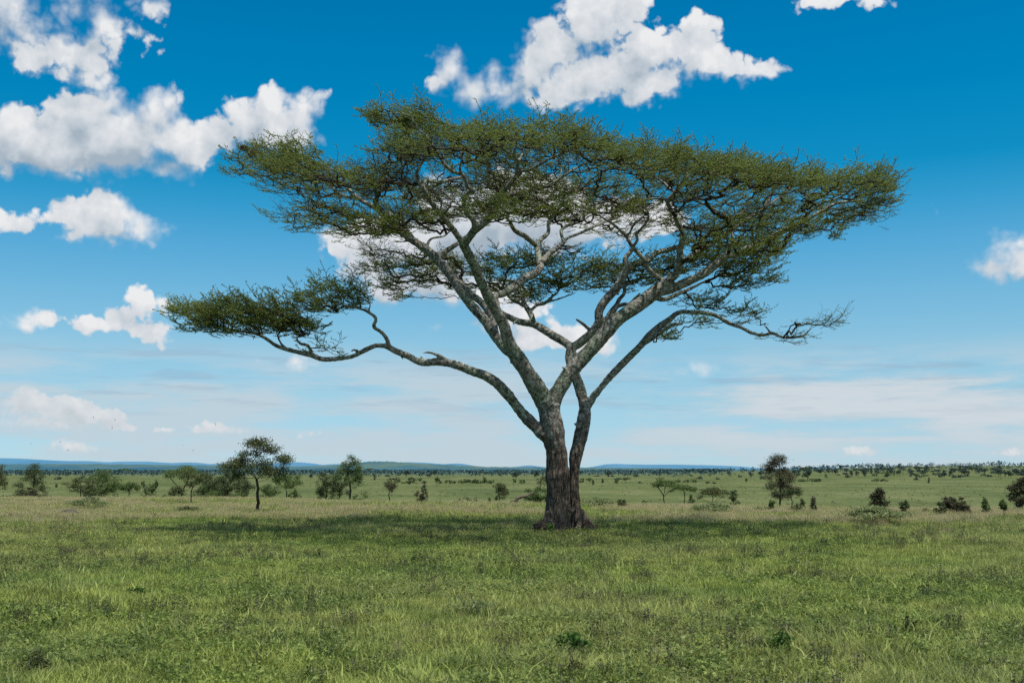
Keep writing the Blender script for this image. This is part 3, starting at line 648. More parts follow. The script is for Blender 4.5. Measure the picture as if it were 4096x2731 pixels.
def crown_points():
    g = np.random.default_rng(21)
    pts = []; leafy = []
    half = lambda x: 8.2 * math.sqrt(max(0.0, 1 - ((x - 1300) / 830.0) ** 2)) ** 0.8
    # upper storey, laid in clumps (pads)
    pads = []
    x = 622.0
    while x < 2000:
        tp = np.interp(x, TOPX, TOPY); bt = np.interp(x, BOTX, BOTY)
        H = max(0.6, half(x))
        rows = np.arange(-H, H + 0.1, 2.1)
        for r in rows:
            dy = r + g.normal() * 0.5; xx = x + g.normal() * 18
            topz = at(xx * S2, tp * S2, Y0)[2]
            ztop = topz * (1 + dy / Y0) - CAMZ * dy / Y0 if dy < 0 else topz - 0.022 * dy * dy
            ztop -= abs(g.normal()) * 0.20 + 0.98
            X = at(xx * S2, tp * S2, Y0)[0]
            Xc = X * (1 + dy / Y0) if dy < 0 else X
            pads.append((Xc, Y0 + dy, ztop, g.uniform(0.75, 1.25), g.uniform(0.85, 1.4), g.uniform(0.22, 0.42)))
            # interior storeys below the roof
            pyt = 1077 - (ztop - CAMZ) / (Y0 + dy) * F / S2
            thick = (bt - pyt) * MPX * (1 + dy / Y0)
            lv = 0.75
            while lv < thick - 0.2:
                if g.random() < (0.90 if dy > 1.5 else 0.70 if dy > -1.5 else 0.30):
                    pads.append((Xc + g.normal() * 0.5, Y0 + dy * 0.8 + g.normal() * 0.6, ztop - lv - g.random() * 0.3, g.uniform(0.7, 1.2), g.uniform(0.8, 1.2), g.uniform(0.16, 0.3)))
                lv += 0.78
        x += 1.2 / MPX
    nroof = len(pads)
    def P(px, py, dy, rx, rz, ry):
        c = wpos(px, py, dy); pads.append((c[0], c[1], c[2], rx * MPX, ry, rz * MPX))
    # the overhanging lobe at the upper left, and the left tip
    for q in ((872, 274, -3.6, 30, 6, 0.8), (890, 268, -3.4, 40, 10, 1.1), (925, 268, -3.2, 48, 15, 1.3), (965, 274, -3, 50, 18, 1.3), (1000, 284, -3, 45, 20, 1.3),
              (612, 350, 1, 34, 12, 0.9), (640, 352, 0.8, 60, 22, 1.4), (660, 374, 0.3, 50, 22, 1.5), (690, 350, 0, 60, 24, 1.6),
              (660, 415, 1.5, 38, 11, 1.2), (735, 455, 2.4, 42, 13, 1.2), (760, 490, 2.4, 50, 13, 1.3), (820, 505, 2.4, 55, 13, 1.3), (940, 310, 0, 40, 26, 1.6), (925, 340, 1, 40, 20, 1.5), (900, 400, 2, 50, 22, 1.6),
              # right tip
              (1990, 425, 0, 42, 24, 1.1), (2015, 458, 0.3, 20, 12, 0.8), (2010, 470, 0.8, 50, 16, 1.2), (1950, 490, 1.4, 60, 14, 1.3), (1880, 495, 1.8, 60, 14, 1.4), (2005, 425, -1, 28, 22, 0.9), (1990, 405, -.4, 34, 20, .9)):
        P(*q)
    # second storey behind: left half and right half
    for q in ((855, 575, 4.2, 45, 12, 1.3), (900, 590, 4.6, 55, 16, 1.6), (960, 600, 5, 60, 18, 1.7), (1020, 595, 5.2, 55, 16, 1.6), (1090, 610, 4.8, 60, 20, 1.6), (1150, 605, 4.2, 60, 22, 1.6), (1210, 600, 4, 60, 22, 1.6),
              (1270, 585, 4.2, 60, 20, 1.6), (1310, 575, 4.4, 40, 12, 1.2), (870, 615, 4.0, 40, 9, 1.0), (925, 645, 4.4, 45, 9, 1.1), (900, 660, 3.8, 34, 5, 0.7), (935, 680, 3.6, 26, 6, 0.5), (1000, 640, 4.6, 50, 12, 1.2), (1060, 655, 4.8, 40, 12, 1.1), (1140, 650, 4.4, 55, 16, 1.4), (1200, 665, 3.8, 60, 14, 1.2),
              (1260, 650, 3.8, 55, 14, 1.3), (1210, 690, 3.4, 36, 8, 0.9), (1290, 640, 3.8, 45, 14, 1.2), (1340, 620, 3.2, 50, 18, 1.4), (1390, 615, 3.2, 50, 20, 1.4), (1440, 615, 3, 50, 22, 1.5), (1500, 600, 3, 50, 26, 1.5), (1560, 600, 2.8, 45, 26, 1.5),
              (1350, 655, 2.6, 40, 10, 0.9), (1410, 650, 2.8, 50, 12, 1.0), (1480, 640, 2.6, 50, 14, 1.2), (1620, 595, 2.2, 50, 22, 1.6), (1680, 590, 2, 50, 18, 1.5), (1740, 580, 2, 45, 12, 1.2), (1790, 565, 2, 36, 8, 0.8), (1690, 620, 2, 50, 14, 1.3), (1740, 615, 2.2, 40, 14, 1.1), (1765, 640, 2.2, 26, 9, 0.8), (1700, 650, 2.2, 50, 8, 1.0),
              # lower right wisps
              (1590, 680, 1.8, 34, 8, 0.8), (1630, 695, 1.8, 40, 9, 0.8), (1680, 710, 1.8, 40, 8, 0.7), (1715, 722, 1.8, 30, 7, 0.6), (1525, 770, -1, 14, 7, 0.25), (1600, 740, -1.3, 20, 5, 0.3),
              # left low limb
              (430, 713, -1.1, 30, 11, 0.8), (462, 714, -1.1, 48, 20, 1.3), (510, 717, -1.1, 55, 26, 1.6), (570, 724, -1.1, 55, 30, 1.7), (630, 730, -1.1, 55, 30, 1.6), (540, 700, -1.1, 50, 14, 1.4), (600, 712, -1.1, 50, 14, 1.4), (660, 735, -1.1, 50, 24, 1.4), (480, 735, -1.1, 50, 14, 1.2), (685, 735, -1.1, 42, 24, 1.3), (480, 745, -1, 55, 13, 1.2), (560, 760, -1, 50, 9, 1.0), (640, 705, -1.4, 50, 14, 1.2), (715, 750, -1.2, 26, 14, 0.8),
              (720, 680, -1.7, 38, 20, 1.2), (765, 668, -1.7, 45, 22, 1.4), (810, 660, -1.7, 40, 22, 1.2), (740, 705, -1.7, 40, 12, 1.0), (800, 695, -1.7, 34, 9, 0.9), (845, 690, -1.7, 10, 14, 0.4), (755, 797, -1.2, 24, 6, 0.3), (700, 765, -1.2, 26, 8, 0.6)):
        P(*q)
    nlow = len(pads)
    for q in ((1700, 742, -1.3, 26, 6, 0.3), (1850, 745, -2, 34, 10, 0.4), (1885, 735, -2.1, 30, 12, 0.4), (1820, 772, -1.8, 44, 6, 0.3), (1910, 742, -2.1, 16, 6, 0.3), (1780, 778, -1.8, 30, 5, 0.3)):
        P(*q)
    for k, (cx, cy, cz, rx, ry, rz) in enumerate(pads):
        dens = 14.0 if k < nroof else 22.0
        n = max(5, int(dens * rx * ry))
        a = g.random(n) * 2 * math.pi; r = np.sqrt(g.random(n))
        ux, uy = r * np.cos(a), r * np.sin(a)
        dome = np.sqrt(np.clip(1 - r ** 2, 0, 1))
        zz = (g.random(n) ** 0.7 * 2 - 1) * dome
        pts.append(np.column_stack([cx + ux * rx, cy + uy * ry, cz - rz * 0.4 + zz * rz]))
        leafy.append(np.full(n, 0.0 if k >= nlow else 1.0))
    return np.vstack(pts), np.concatenate(leafy)

att, leafy = crown_points()
print('crown points', len(att))
skP = np.vstack([L['P'] for L in limb3.values()]); skR = np.concatenate([L['R'] for L in limb3.values()])
sel = skP[:, 2] > 4.2
skP, skR = skP[sel], skR[sel]
plen0 = np.linalg.norm(skP - np.array([TREEBASE[0], Y0, 4.0]), axis=1)
PN, par, order = grow(skP, skR, att, path0=plen0 * 0.9)
bb = Buf()
NR, desc, mids = branch_tubes(bb, PN, par, len(skP), order, 0.0085, 0.42, 0.16, 0.11, 0.065)
obj('branches', bb.mesh('branches', [M['twig'], ], True, TREEBASE), tree)

# leafy sprays at the branch ends
def spray_templates(n, g):
    out_ = []
    for _ in range(n):
        tw, lf, ld = Buf(), [], []
        L = g.uniform(0.42, 0.75)
        def twig(p, d, L, r, lvl):
            m = max(3, int(L / 0.09)); pts = [p]
            for i in range(m):
                d = unit(d + g.normal(size=3) * np.array([0.15, 0.15, 0.10]) + np.array([0, 0, 0.02]))
                pts.append(pts[-1] + d * L / m)
                if lvl < 2 and i > 0 and g.random() < (0.85 if lvl == 0 else 0.45):
                    s = 1 if g.random() < 0.5 else -1
                    side = unit(np.cross(d, [0, 0, 1]) * s + d * g.uniform(0.3, 0.9) + np.array([0, 0, g.uniform(-0.1, 0.35)]))
                    twig(pts[-1], side, L * g.uniform(0.35, 0.6), r * 0.7, lvl + 1)
            pts = np.array(pts)
            tube(tw, pts, np.linspace(r, r * 0.5, len(pts)), 3, cap=False)
            k = max(3, int(L * 95))
            t = g.random(k) ** 0.8
            q = np.array([np.interp(t, np.linspace(0, 1, len(pts)), pts[:, c]) for c in range(3)]).T
            lf.append(q + g.normal(size=q.shape) * 0.011 + np.array([0, 0, 0.012])); ld.append(np.tile(d, (k, 1)))
        twig(np.zeros(3), np.array([1, 0, g.uniform(-0.05, 0.25)]), L, 0.0085, 0)
        C = np.vstack(lf)
        V, Q = leaf_quads(C, g.uniform(0.013, 0.030, len(C)), 0.5, 1.0, np.vstack(ld), g)
        out_.append((np.concatenate(tw.V), np.concatenate(tw.Q), V, Q))
    return out_

def place_sprays(P, out_dir, scale, T, g, leaf_p, twb, lfb):
    """copies of the templates written into the two buffers"""
    k = g.integers(0, len(T), len(P))
    for ti in range(len(T)):
        idx = np.where(k == ti)[0]
        if not len(idx): continue
        az = np.arctan2(out_dir[idx, 1], out_dir[idx, 0]) + g.normal(size=len(idx)) * 0.65
        tl = g.normal(size=len(idx)) * 0.14 - 0.05 + out_dir[idx, 2] * -0.5
        ca, sa, ct, st_ = np.cos(az), np.sin(az), np.cos(tl), np.sin(tl)
        Rm = np.stack([np.stack([ca * ct, -sa, ca * st_], -1), np.stack([sa * ct, ca, sa * st_], -1), np.stack([-st_, 0 * ca, ct], -1)], 1)
        TV, TQ, LV, LQ = T[ti]
        s = scale[idx][:, None, None]
        A = np.einsum('nij,vj->nvi', Rm, TV) * s + P[idx][:, None]
        twb.add(A.reshape(-1, 3), (TQ[None] + (np.arange(len(idx)) * len(TV))[:, None, None]).reshape(-1, 4), None, 0.5)
        ok = leaf_p[idx]
        Bm = np.einsum('nij,vj->nvi', Rm, LV) * s + P[idx][:, None]
        nl = len(LQ)
        keep = g.random((len(idx), nl)) < ok[:, None]
        Q = (LQ[None] + (np.arange(len(idx)) * len(LV))[:, None, None])[keep]
        V = Bm.reshape(-1, 3)
        used = Q.ravel(); V = V[used]; Q = np.arange(len(used)).reshape(-1, 4)
        lfb.add(V, Q, None, g.random(len(Q)))

g2 = np.random.default_rng(8)
T = spray_templates(14, g2)
nodes = np.array(order); NP_ = PN[nodes]
dirs = unit(PN[nodes] - PN[par[nodes]])
cen = np.array([1300 * S2, 0, 0]); axis = np.array([at(1300 * S2, 500 * S2, Y0)[0], Y0 + 0.5, 0])
outw = NP_ - axis; outw[:, 2] = 0; outw = unit(outw)
od = unit(dirs * 0.6 + outw * 0.55 + np.array([0, 0, 0.08]))
# how open the sky is above each point: the roof carries most leaves
cell = {}
for p in NP_:
    k = (int(p[0] // 0.7), int(p[1] // 0.7)); cell[k] = max(cell.get(k, -9), p[2])
top = np.array([max(cell.get((int(p[0] // 0.7) + a, int(p[1] // 0.7) + b), -9) for a in (-1, 0, 1) for b in (-1, 0, 1)) for p in NP_])
depth_below = top - NP_[:, 2]
lp = np.clip(1.05 - depth_below * 0.62, 0.14, 1.0)
lf_ = np.array([leafy[j - len(skP)] for j in nodes]); lp = np.where(lf_ > 0.5, lp, 0.22)
low2 = NP_[:, 2] < at(1300 * S2, 540 * S2, Y0)[2]
lp = np.where(low2 & (lf_ > 0.5), np.maximum(lp, 1.0), lp)
twb, lfb = Buf(), Buf()
roof = (depth_below < 0.55) | (low2 & (lf_ > 0.5))
for r_ in range(2):
    place_sprays(NP_ + (g2.normal(size=NP_.shape) * 0.10 if r_ else 0), od, g2.uniform(0.55, 1.0, len(NP_)), T, g2, lp, twb, lfb)
place_sprays(NP_[roof] + g2.normal(size=(roof.sum(), 3)) * np.array([0.16, 0.16, 0.05]) - [0, 0, 0.08], od[roof] * [1, 1, 0.3], g2.uniform(0.5, 0.9, roof.sum()), T, g2, lp[roof], twb, lfb)
obj('twigs', twb.mesh('twigs', [M['twig']], False, TREEBASE), tree)
obj('foliage', lfb.mesh('foliage', [M['leaf']], False, TREEBASE), tree)
import sys; print('crown faces', sum(map(len, twb.Q)), sum(map(len, lfb.Q)))

#@@REST@@
# ------------------------------------------------------------------ things on and about the great tree
def blob_mesh(name, mats, r, seed, amp=0.25, sub=(28, 18), freq=1.6, flat=1.0):
    B = Buf(); nu, nv = sub
    V = []
    for j in range(nv + 1):
        th = math.pi * j / nv
        for i in range(nu):
            a = 2 * math.pi * i / nu
            d = Vector((math.sin(th) * math.cos(a), math.sin(th) * math.sin(a), math.cos(th)))
            k = 1 + amp * mnoise.fractal(d * freq + Vector((seed * 3.1, seed, 0)), 0.8, 2.0, 4)
            V.append([d.x * r[0] * k, d.y * r[1] * k, d.z * r[2] * k])
    Q = [[j * nu + i, j * nu + (i + 1) % nu, (j + 1) * nu + (i + 1) % nu, (j + 1) * nu + i] for j in range(nv) for i in range(nu)]
    B.add(V, Q)
    return B.mesh(name, mats, True)

# swollen root burl at the foot of the trunk: part of the tree
p = at(2166, 2112, Y0 - 0.35)
o = obj('root_burl', blob_mesh('root_burl', [M['knot']], (0.30, 0.30, 0.22), 4, 0.5), tree, p - TREEBASE)
p = at(2345, 2112, Y0 - 0.2)
obj('root_burl', blob_mesh('root_burl', [M['knot']], (0.20, 0.22, 0.24), 9, 0.5), tree, p - TREEBASE)
p = at(2286, 2041, Y0 - 0.36)
obj('branch_scar', blob_mesh('branch_scar', [M['bark_pale']], (0.10, 0.09, 0.12), 2, 0.4), tree, p - TREEBASE)

def leafy_clump(name, label, cat, base, w, h, n, mat, size, g, stems=14, stemmat='bark_dark', group=None, aspect=0.5):
    t = thing(name, label, cat, base, 0, group)
    B, L = Buf(), Buf(); C = []
    for _ in range(stems):
        a = g.random() * 6.283; r = g.random() ** 0.6
        tip = np.array([math.cos(a) * r * w / 2, math.sin(a) * r * w / 2 * 0.8, h * (0.55 + 0.45 * g.random()) * math.sqrt(max(0.05, 1 - r * r * 0.75))])
        m = 6; tt_ = np.linspace(0, 1, m)[:, None]
        pts = np.array([0, 0, -0.03]) + tip * np.column_stack([tt_[:, 0] ** 1.4, tt_[:, 0] ** 1.4, tt_[:, 0]]) + g.normal(size=(m, 3)) * 0.025 * w * tt_
        tube(B, pts, np.linspace(0.008 * h + 0.002, 0.002 * h + 0.001, m), 4, cap=False)
        k = n // stems; u = g.random(k) ** 0.6
        C.append(np.array([np.interp(u, tt_[:, 0], pts[:, c]) for c in range(3)]).T + g.normal(size=(k, 3)) * 0.07 * np.array([w, w, h * 0.9]))
    C = np.vstack(C); C = C[C[:, 2] > 0.0]
    V, Q = leaf_quads(C, g.uniform(0.7, 1.3, len(C)) * size, aspect, 0.7, g=g)
    L.add(V, Q, None, g.random(len(Q)))
    obj('stem', B.mesh('stem', [M[stemmat]], True), t)
    obj('foliage', L.mesh('foliage', [M[mat]]), t)
    return t

g = np.random.default_rng(77)
b = hit_ground(2206, 2136); b[1] = Y0 - 1.15; b[0] = at(2206, 2136, b[1])[0]; b[2] = float(terrain(b[0], b[1]))
leafy_clump('leafy_shrub', 'small dark green leafy shrub growing against the foot of the giant trunk', 'shrub', b, 0.55, 0.44, 620, 'leaf_bright', 0.030, g)
b = hit_ground(2308, 2136); b[2] = float(terrain(b[0], b[1]))
leafy_clump('creeping_vine', 'thin yellowish vine at the fork of the two stems', 'vine', b + [0, -0.7, 0], 0.34, 0.40, 160, 'leaf_pale', 0.024, g, 8)
b = hit_ground(2253, 2143)
t = thing('rock', 'small rounded brown rock right in front of the giant trunk', 'rock', [b[0], 38.9, float(terrain(b[0], 38.9))])
obj('stone', blob_mesh('stone', [M['knot']], (0.20, 0.16, 0.11), 7, 0.3), t)

def nest(px, py, dy, r, label, seed):
    c = at(px, py, Y0 + dy); gg = np.random.default_rng(seed)
    B = Buf()
    n = 420
    d = unit(gg.normal(size=(n, 3))); rad = gg.random(n) ** 0.4
    C = d * rad[:, None] * np.array(r) * 0.8
    dirs = unit(np.cross(d, gg.normal(size=(n, 3))) + np.array([0.2, 0, -0.5]))
    V, Q = leaf_quads(C, gg.uniform(0.06, 0.13, n), 0.045, 0.0, dirs, gg)
    B.add(V, Q, None, gg.random(n))
    V, Q = leaf_quads(C * 0.6, gg.uniform(0.03, 0.06, n), 0.4, 0.0, dirs, gg)
    B.add(V, Q, None, gg.random(n))
    o = obj('bird_nest', B.mesh('bird_nest', [M['nest']]), None, c)
    tag(o, label, 'nest')
nest(1012, 612, -0.2, (0.36, 0.3, 0.24), 'shaggy brown straw nest hanging at the crown tip, the larger of two', 1)
nest(975, 592, -0.4, (0.22, 0.2, 0.14), 'smaller flat straw nest beside the larger one at the crown tip', 2)
#nest(3314, 1266, -3.6, (0.05, 0.05, 0.07), 'small dark nest on the bare tip of the low right-hand branch', 3)

# ------------------------------------------------------------------ birds: swallows on the wing
def swallow(px, py, span_px, roll, yaw, pitch, k):
    Y = 62.0; c = at(px, py, Y); s = span_px * Y / F / 2
    B = Buf(); n = 10
    xs = np.linspace(-0.42, 0.30, n); r = 0.085 * np.sin(np.linspace(0.12, math.pi - 0.25, n)) + 0.012
    tube(B, np.column_stack([xs, 0 * xs, 0 * xs]), r, 8)
    for sgn in (-1, 1):
        m = 9; u = np.linspace(0, 1, m)
        lead = np.column_stack([0.14 + 0.10 * np.sin(u * 2.2) - 0.75 * u ** 2.2, sgn * u, 0.16 * np.sin(u * 1.9)])
        chord = 0.26 * (1 - u) ** 0.7 + 0.012
        trail = lead - np.column_stack([chord, 0 * u, 0.02 + 0 * u])
        V = np.stack([lead, trail, lead + [0, 0, 0.012], trail + [0, 0, 0.006]], 1).reshape(-1, 3)
        Q = []
        for i in range(m - 1):
            a = i * 4; b_ = a + 4
            Q += [[a, b_, b_ + 1, a + 1], [a + 2, a + 3, b_ + 3, b_ + 2], [a, a + 2, b_ + 2, b_], [a + 1, b_ + 1, b_ + 3, a + 3]]
        B.add(V, Q)
        B.add([[-0.36, 0, 0.01], [-0.75, sgn * 0.16, 0.0], [-0.70, sgn * 0.10, 0.0], [-0.40, sgn * 0.015, -0.012], [-0.36, 0, -0.012]], None, [[0, 1, 2], [0, 2, 3], [4, 3, 2]])
    me = B.mesh('swallow', [M['bird']], True)
    o = obj('swallow', me, None, c); o.scale = (s, s, s); o.rotation_euler = (roll, pitch, yaw)
    return o
BIRDS = [(374, 1669, 15, 1.2, 1.4, 0.2, 'small dark swallow gliding high beside the white cloud, topmost at far left'),
         (461, 1679, 12, -0.5, 0.5, -0.2, 'small dark swallow crossing the round white cloud, upper of the two there'),
         (448, 1709, 17, 1.4, 1.5, 0.0, 'small dark swallow low in front of the round white cloud, lower of the two'),
         (124, 1774, 10, 0.2, 2.9, 0.5, 'small dark swallow with arched wings, leftmost of all the birds'),
         (242, 1767, 10, -0.9, 0.9, 0.4, 'small dark swallow banking over the dark green bush at far left'),
         (272, 1800, 14, -0.4, 0.3, 0.3, 'small dark swallow with spread wings above the wide pale green tree'),
         (395, 1834, 9, 0.8, 2.2, 0.2, 'small dark swallow skimming just above the blue hills at left'),
         (733, 1782, 9, 1.0, 2.4, 0.3, 'small dark swallow high over the flat-topped tree, left of a pair'),
         (772, 1801, 11, -1.0, 0.7, 0.4, 'small dark swallow high over the flat-topped tree, right of a pair'),
         (861, 1696, 15, 1.35, 1.3, -0.3, 'small dark swallow with one long wing raised against a small cloud')]
for i, (px, py, sp, ro, ya, pi_, lab) in enumerate(BIRDS):
    tag(swallow(px, py, sp, ro, ya, pi_, i), lab, 'bird', 'swallows flying over the plain')

# ------------------------------------------------------------------ smaller trees and bushes
def pads_for(kind, g):
    """crown pads in units of width and height: (x, y, z, rx, ry, rz, weight)"""
    P = []
    if kind == 'umbrella':
        for _ in range(16):
            a = g.random() * 6.283; r = math.sqrt(g.random()) * 0.40
            P.append((math.cos(a) * r, math.sin(a) * r, 0.90 - 0.35 * r * r / 0.16 * 0.4 - g.random() * 0.05, 0.13, 0.13, 0.055, 1))
    elif kind == 'bowl':       # low dense umbrella that widens upwards
        for _ in range(18):
            a = g.random() * 6.283; r = math.sqrt(g.random()) * 0.40
            P.append((math.cos(a) * r, math.sin(a) * r, 0.80 - 0.25 * r, 0.13, 0.13, 0.13, 1))
        for _ in range(6):
            a = g.random() * 6.283; r = 0.38
            P.append((math.cos(a) * r, math.sin(a) * r, 0.50, 0.10, 0.10, 0.08, 0.6))
    elif kind == 'round':
        for _ in range(26):
            d = unit(g.normal(size=3)) * g.random() ** 0.4
            P.append((d[0] * 0.36, d[1] * 0.36, 0.60 + d[2] * 0.28, 0.17, 0.17, 0.10, 1))
    elif kind == 'tall':
        for k in range(34):
            z = 0.22 + 0.76 * (k + g.random()) / 34; w_ = 0.40 * (1 - ((z - 0.45) / 0.62) ** 2) if z > 0.45 else 0.40
            a = g.random() * 6.283; r = math.sqrt(g.random()) * max(0.1, w_)
            P.append((math.cos(a) * r, math.sin(a) * r, z, 0.14, 0.14, 0.055, 1))
    elif kind == 'upright':
        for k in range(34):
            z = 0.10 + 0.84 * k / 34; r = 0.34 * math.sin(min(1, (1.06 - z) * 1.3) * 1.5) * math.sqrt(g.random()); a = g.random() * 6.283
            P.append((math.cos(a) * r, math.sin(a) * r, z, 0.5 * (0.18 + 0.30 * (1 - z)), 0.5 * (0.18 + 0.30 * (1 - z)), 0.08, 1))
    elif kind == 'bush':
        for _ in range(18):
            a = g.random() * 6.283; r = math.sqrt(g.random()) * 0.38; z = g.random() ** 0.8 * math.sqrt(1 - (r / 0.42) ** 2) * 0.88
            P.append((math.cos(a) * r, math.sin(a) * r, max(0.1, z), 0.15, 0.15, 0.13, 1))
    elif kind == 'spread':
        for _ in range(30):
            a = g.random() * 6.283; r = math.sqrt(g.random()) * 0.42; z = 0.75 - 0.9 * r + g.random() * 0.25
            P.append((math.cos(a) * r, math.sin(a) * r, max(0.12, z), 0.10, 0.10, 0.07, 1))
    elif kind == 'sparse':
        for _ in range(15):
            d = unit(g.normal(size=3)) * g.random() ** 0.4
            P.append((d[0] * 0.42, d[1] * 0.42, 0.70 + d[2] * 0.24, 0.10, 0.10, 0.06, 0.8))
    elif kind == 'lopsided':   # the small acacia in front: high right tier, broad lower left tier
        P = [(0.02, 0, 0.94, 0.16, 0.18, 0.04, 1), (-0.12, 0.05, 0.90, 0.13, 0.12, 0.03, 1), (0.13, -.05, 0.90, 0.13, 0.12, 0.04, 1), (0.20, 0, 0.83, 0.08, 0.1, 0.03, .8), (0.02, 0.05, 0.82, 0.16, 0.12, 0.04, 1),
             (0.30, 0, 0.72, 0.13, 0.12, 0.025, 1), (0.22, 0.1, 0.75, 0.12, 0.12, 0.03, .8), (0.40, -.02, 0.70, 0.08, 0.08, 0.02, .8), (-0.12, 0, 0.76, 0.14, 0.15, 0.04, 1), (-0.22, 0, 0.70, 0.15, 0.15, 0.05, 1), (-0.34, 0.05, 0.66, 0.13, 0.13, 0.05, 1), (-0.42, 0, 0.60, 0.10, 0.1, 0.05, 1),
             (-0.28, 0, 0.60, 0.15, 0.15, 0.05, 1), (-0.15, -.1, 0.62, 0.15, 0.13, 0.05, 1), (0.0, 0.1, 0.66, 0.15, 0.15, 0.05, .8), (0.12, 0, 0.62, 0.15, 0.15, 0.05, 1), (0.24, 0, 0.58, 0.13, 0.13, 0.05, 1), (-0.34, 0, 0.51, 0.14, 0.14, 0.035, .8), (-0.20, 0.1, 0.50, 0.14, 0.14, 0.035, .7), (0.27, 0.05, 0.50, 0.10, 0.1, 0.04, .6), (0.1, -.1, 0.54, 0.12, 0.12, 0.03, .6)]
    elif kind == 'crooked':    # separate tiers on one side and a high tuft
        P = [(0.02, 0, 0.93, 0.12, 0.12, 0.05, 1), (0.12, 0, 0.84, 0.16, 0.14, 0.05, 1), (-0.08, 0, 0.80, 0.16, 0.15, 0.05, 1), (0.2, 0, 0.72, 0.16, 0.15, 0.05, 1), (-0.22, 0, 0.70, 0.18, 0.15, 0.06, 1), (-0.05, .1, 0.66, 0.2, 0.15, 0.06, 1), (0.25, 0, 0.60, 0.18, 0.15, 0.06, 1), (-0.30, 0, 0.56, 0.16, 0.15, 0.05, 1), (0.05, 0, 0.54, 0.2, 0.2, 0.06, 1), (0.38, 0, 0.24, 0.1, 0.1, 0.09, .8), (0.30, 0, 0.46, 0.12, 0.1, 0.04, .7)]
    return P

FORK = dict(umbrella=0.42, bowl=0.22, round=0.36, tall=0.9, upright=0.7, bush=0.12, spread=0.10, sparse=0.5, lopsided=0.46, crooked=0.5)

def tree_meshes(kind, W, H, Y, g, leafmat, dens=1.0, barkmat='bark_dark', lean=0.0, twig_leaf=1.0):
    P = pads_for(kind, g)
    natt = int(np.clip(W * H * 4.5, 40, 230)) if Y < 400 else 26
    att = []
    tot = sum(p[6] * p[3] * p[4] for p in P)
    for p in P:
        n = max(2, int(natt * p[6] * p[3] * p[4] / tot))
        d = unit(g.normal(size=(n, 3))) * g.random((n, 1)) ** 0.33
        att.append(np.column_stack([(p[0] + d[:, 0] * p[3]) * W, (p[1] + d[:, 1] * p[4]) * W, (p[2] + d[:, 2] * p[5]) * H]))
    att = np.vstack(att); att = att[att[:, 2] > 0.02 * H]
    f = FORK[kind]; m = 9
    z = np.linspace(-0.03, f, m) * H
    wob = np.cumsum(g.normal(size=(m, 2)), 0) * 0.012 * H; wob -= wob[0]
    tr = np.column_stack([wob[:, 0] + lean * H * np.maximum(z / H, 0) ** 1.3, wob[:, 1], z])
    r0 = (0.022 if kind in ('umbrella', 'lopsided', 'crooked') else 0.018) * H + 0.010
    R = np.linspace(r0, r0 * (0.62 if kind != 'tall' else 0.2), m); R[0] *= 1.35
    B, L = Buf(), Buf()
    tube(B, tr, R, 8)
    sk = tr[m // 3:] if kind not in ('bush', 'spread') else tr
    PN, par, order = grow(sk, np.zeros(len(sk)), att, zpen=1.0, down=1.6, pathw=0.35, path0=sk[:, 2] * 0.5)
    branch_tubes(B, PN, par, len(sk), order, 0.004 + 0.0006 * H + (0.006 if Y > 100 else 0), 0.45, 0.25 if Y < 400 else 1.5, 0.10, r0 * 0.6, 4, g)
    px = 1138.0 / Y
    area = W * px * H * px * (0.5 if kind in ('umbrella', 'sparse') else 0.7)
    size = max(0.035, 0.50 / px)
    n = int(np.clip(area * (8.0 if kind in ('bush', 'spread') else 5.5) * dens, 160, 14000))
    src = att[g.integers(0, len(att), n)]
    sig = np.array([0.045, 0.045, 0.026]) * np.array([W, W, H]) + 0.02
    if kind == 'lopsided': sig = sig * 0.9
    C = src + g.normal(size=(n, 3)) * sig
    C[:, 2] = np.maximum(C[:, 2], 0.01)
    V, Q = leaf_quads(C, g.uniform(0.7, 1.35, n) * size, 0.6, 0.8, g=g)
    L.add(V, Q, None, g.random(n))
    return B.mesh('trunk', [M[barkmat]], True), L.mesh('crown', [M[leafmat]])

def make_tree(name, label, cat, kind, px, top, wpx, Y=None, base=None, leaf='leaf_olive', dens=1.0, seed=0, group=None, bark='bark_dark', lean=0.0):
    g = np.random.default_rng(seed + 100)
    if Y is not None and 60 <= Y <= 80 and px > 1800: Y -= 8
    if Y is None: b = hit_ground(px, base); Y = b[1]
    else:
        b = at(px, 1900, Y); b[2] = float(terrain(b[0], Y))
    b[2] = float(terrain(b[0], b[1]))
    H = max(0.25, at(px, top, Y)[2] - b[2]); W = 1.12 * wpx * Y / F
    t = thing(name, label, cat, b, 0, group)
    a, c = tree_meshes(kind, W, H, Y, g, leaf, dens, bark, lean)
    obj('trunk', a, t); obj('crown', c, t)
    return t

T_ = make_tree
# --- left side
T_('thorn_tree', 'olive tree cut off by the photo edge, leftmost of all trees', 'tree', 'round', -8, 1840, 90, Y=125, leaf='leaf_olive', seed=1)
T_('dark_bush_tree', 'dense dark green conical bushy tree with a thin pointed top', 'tree', 'upright', 133, 1852, 150, Y=112, leaf='leaf_dark', dens=1.3, seed=2)
T_('low_bush', 'brownish low bush at the foot of the dark conical bushy tree', 'bush', 'bush', 120, 1938, 110, Y=103, leaf='leaf_brown', seed=3)
T_('thorn_tree', 'wide pale green thorn tree with open branches in front of a darker one', 'tree', 'round', 325, 1898, 138, Y=104, leaf='leaf_olive', seed=4)
T_('thorn_tree', 'broad dark green thorn tree rising behind the wide pale one', 'tree', 'round', 412, 1860, 150, Y=135, leaf='leaf_mid', dens=1.2, seed=5)
T_('umbrella_thorn', 'low flat-topped tree with curved trunk just behind the plateau edge at left', 'tree', 'umbrella', 520, 1920, 80, Y=165, leaf='leaf_mid', dens=1.2, seed=6, lean=-0.1)
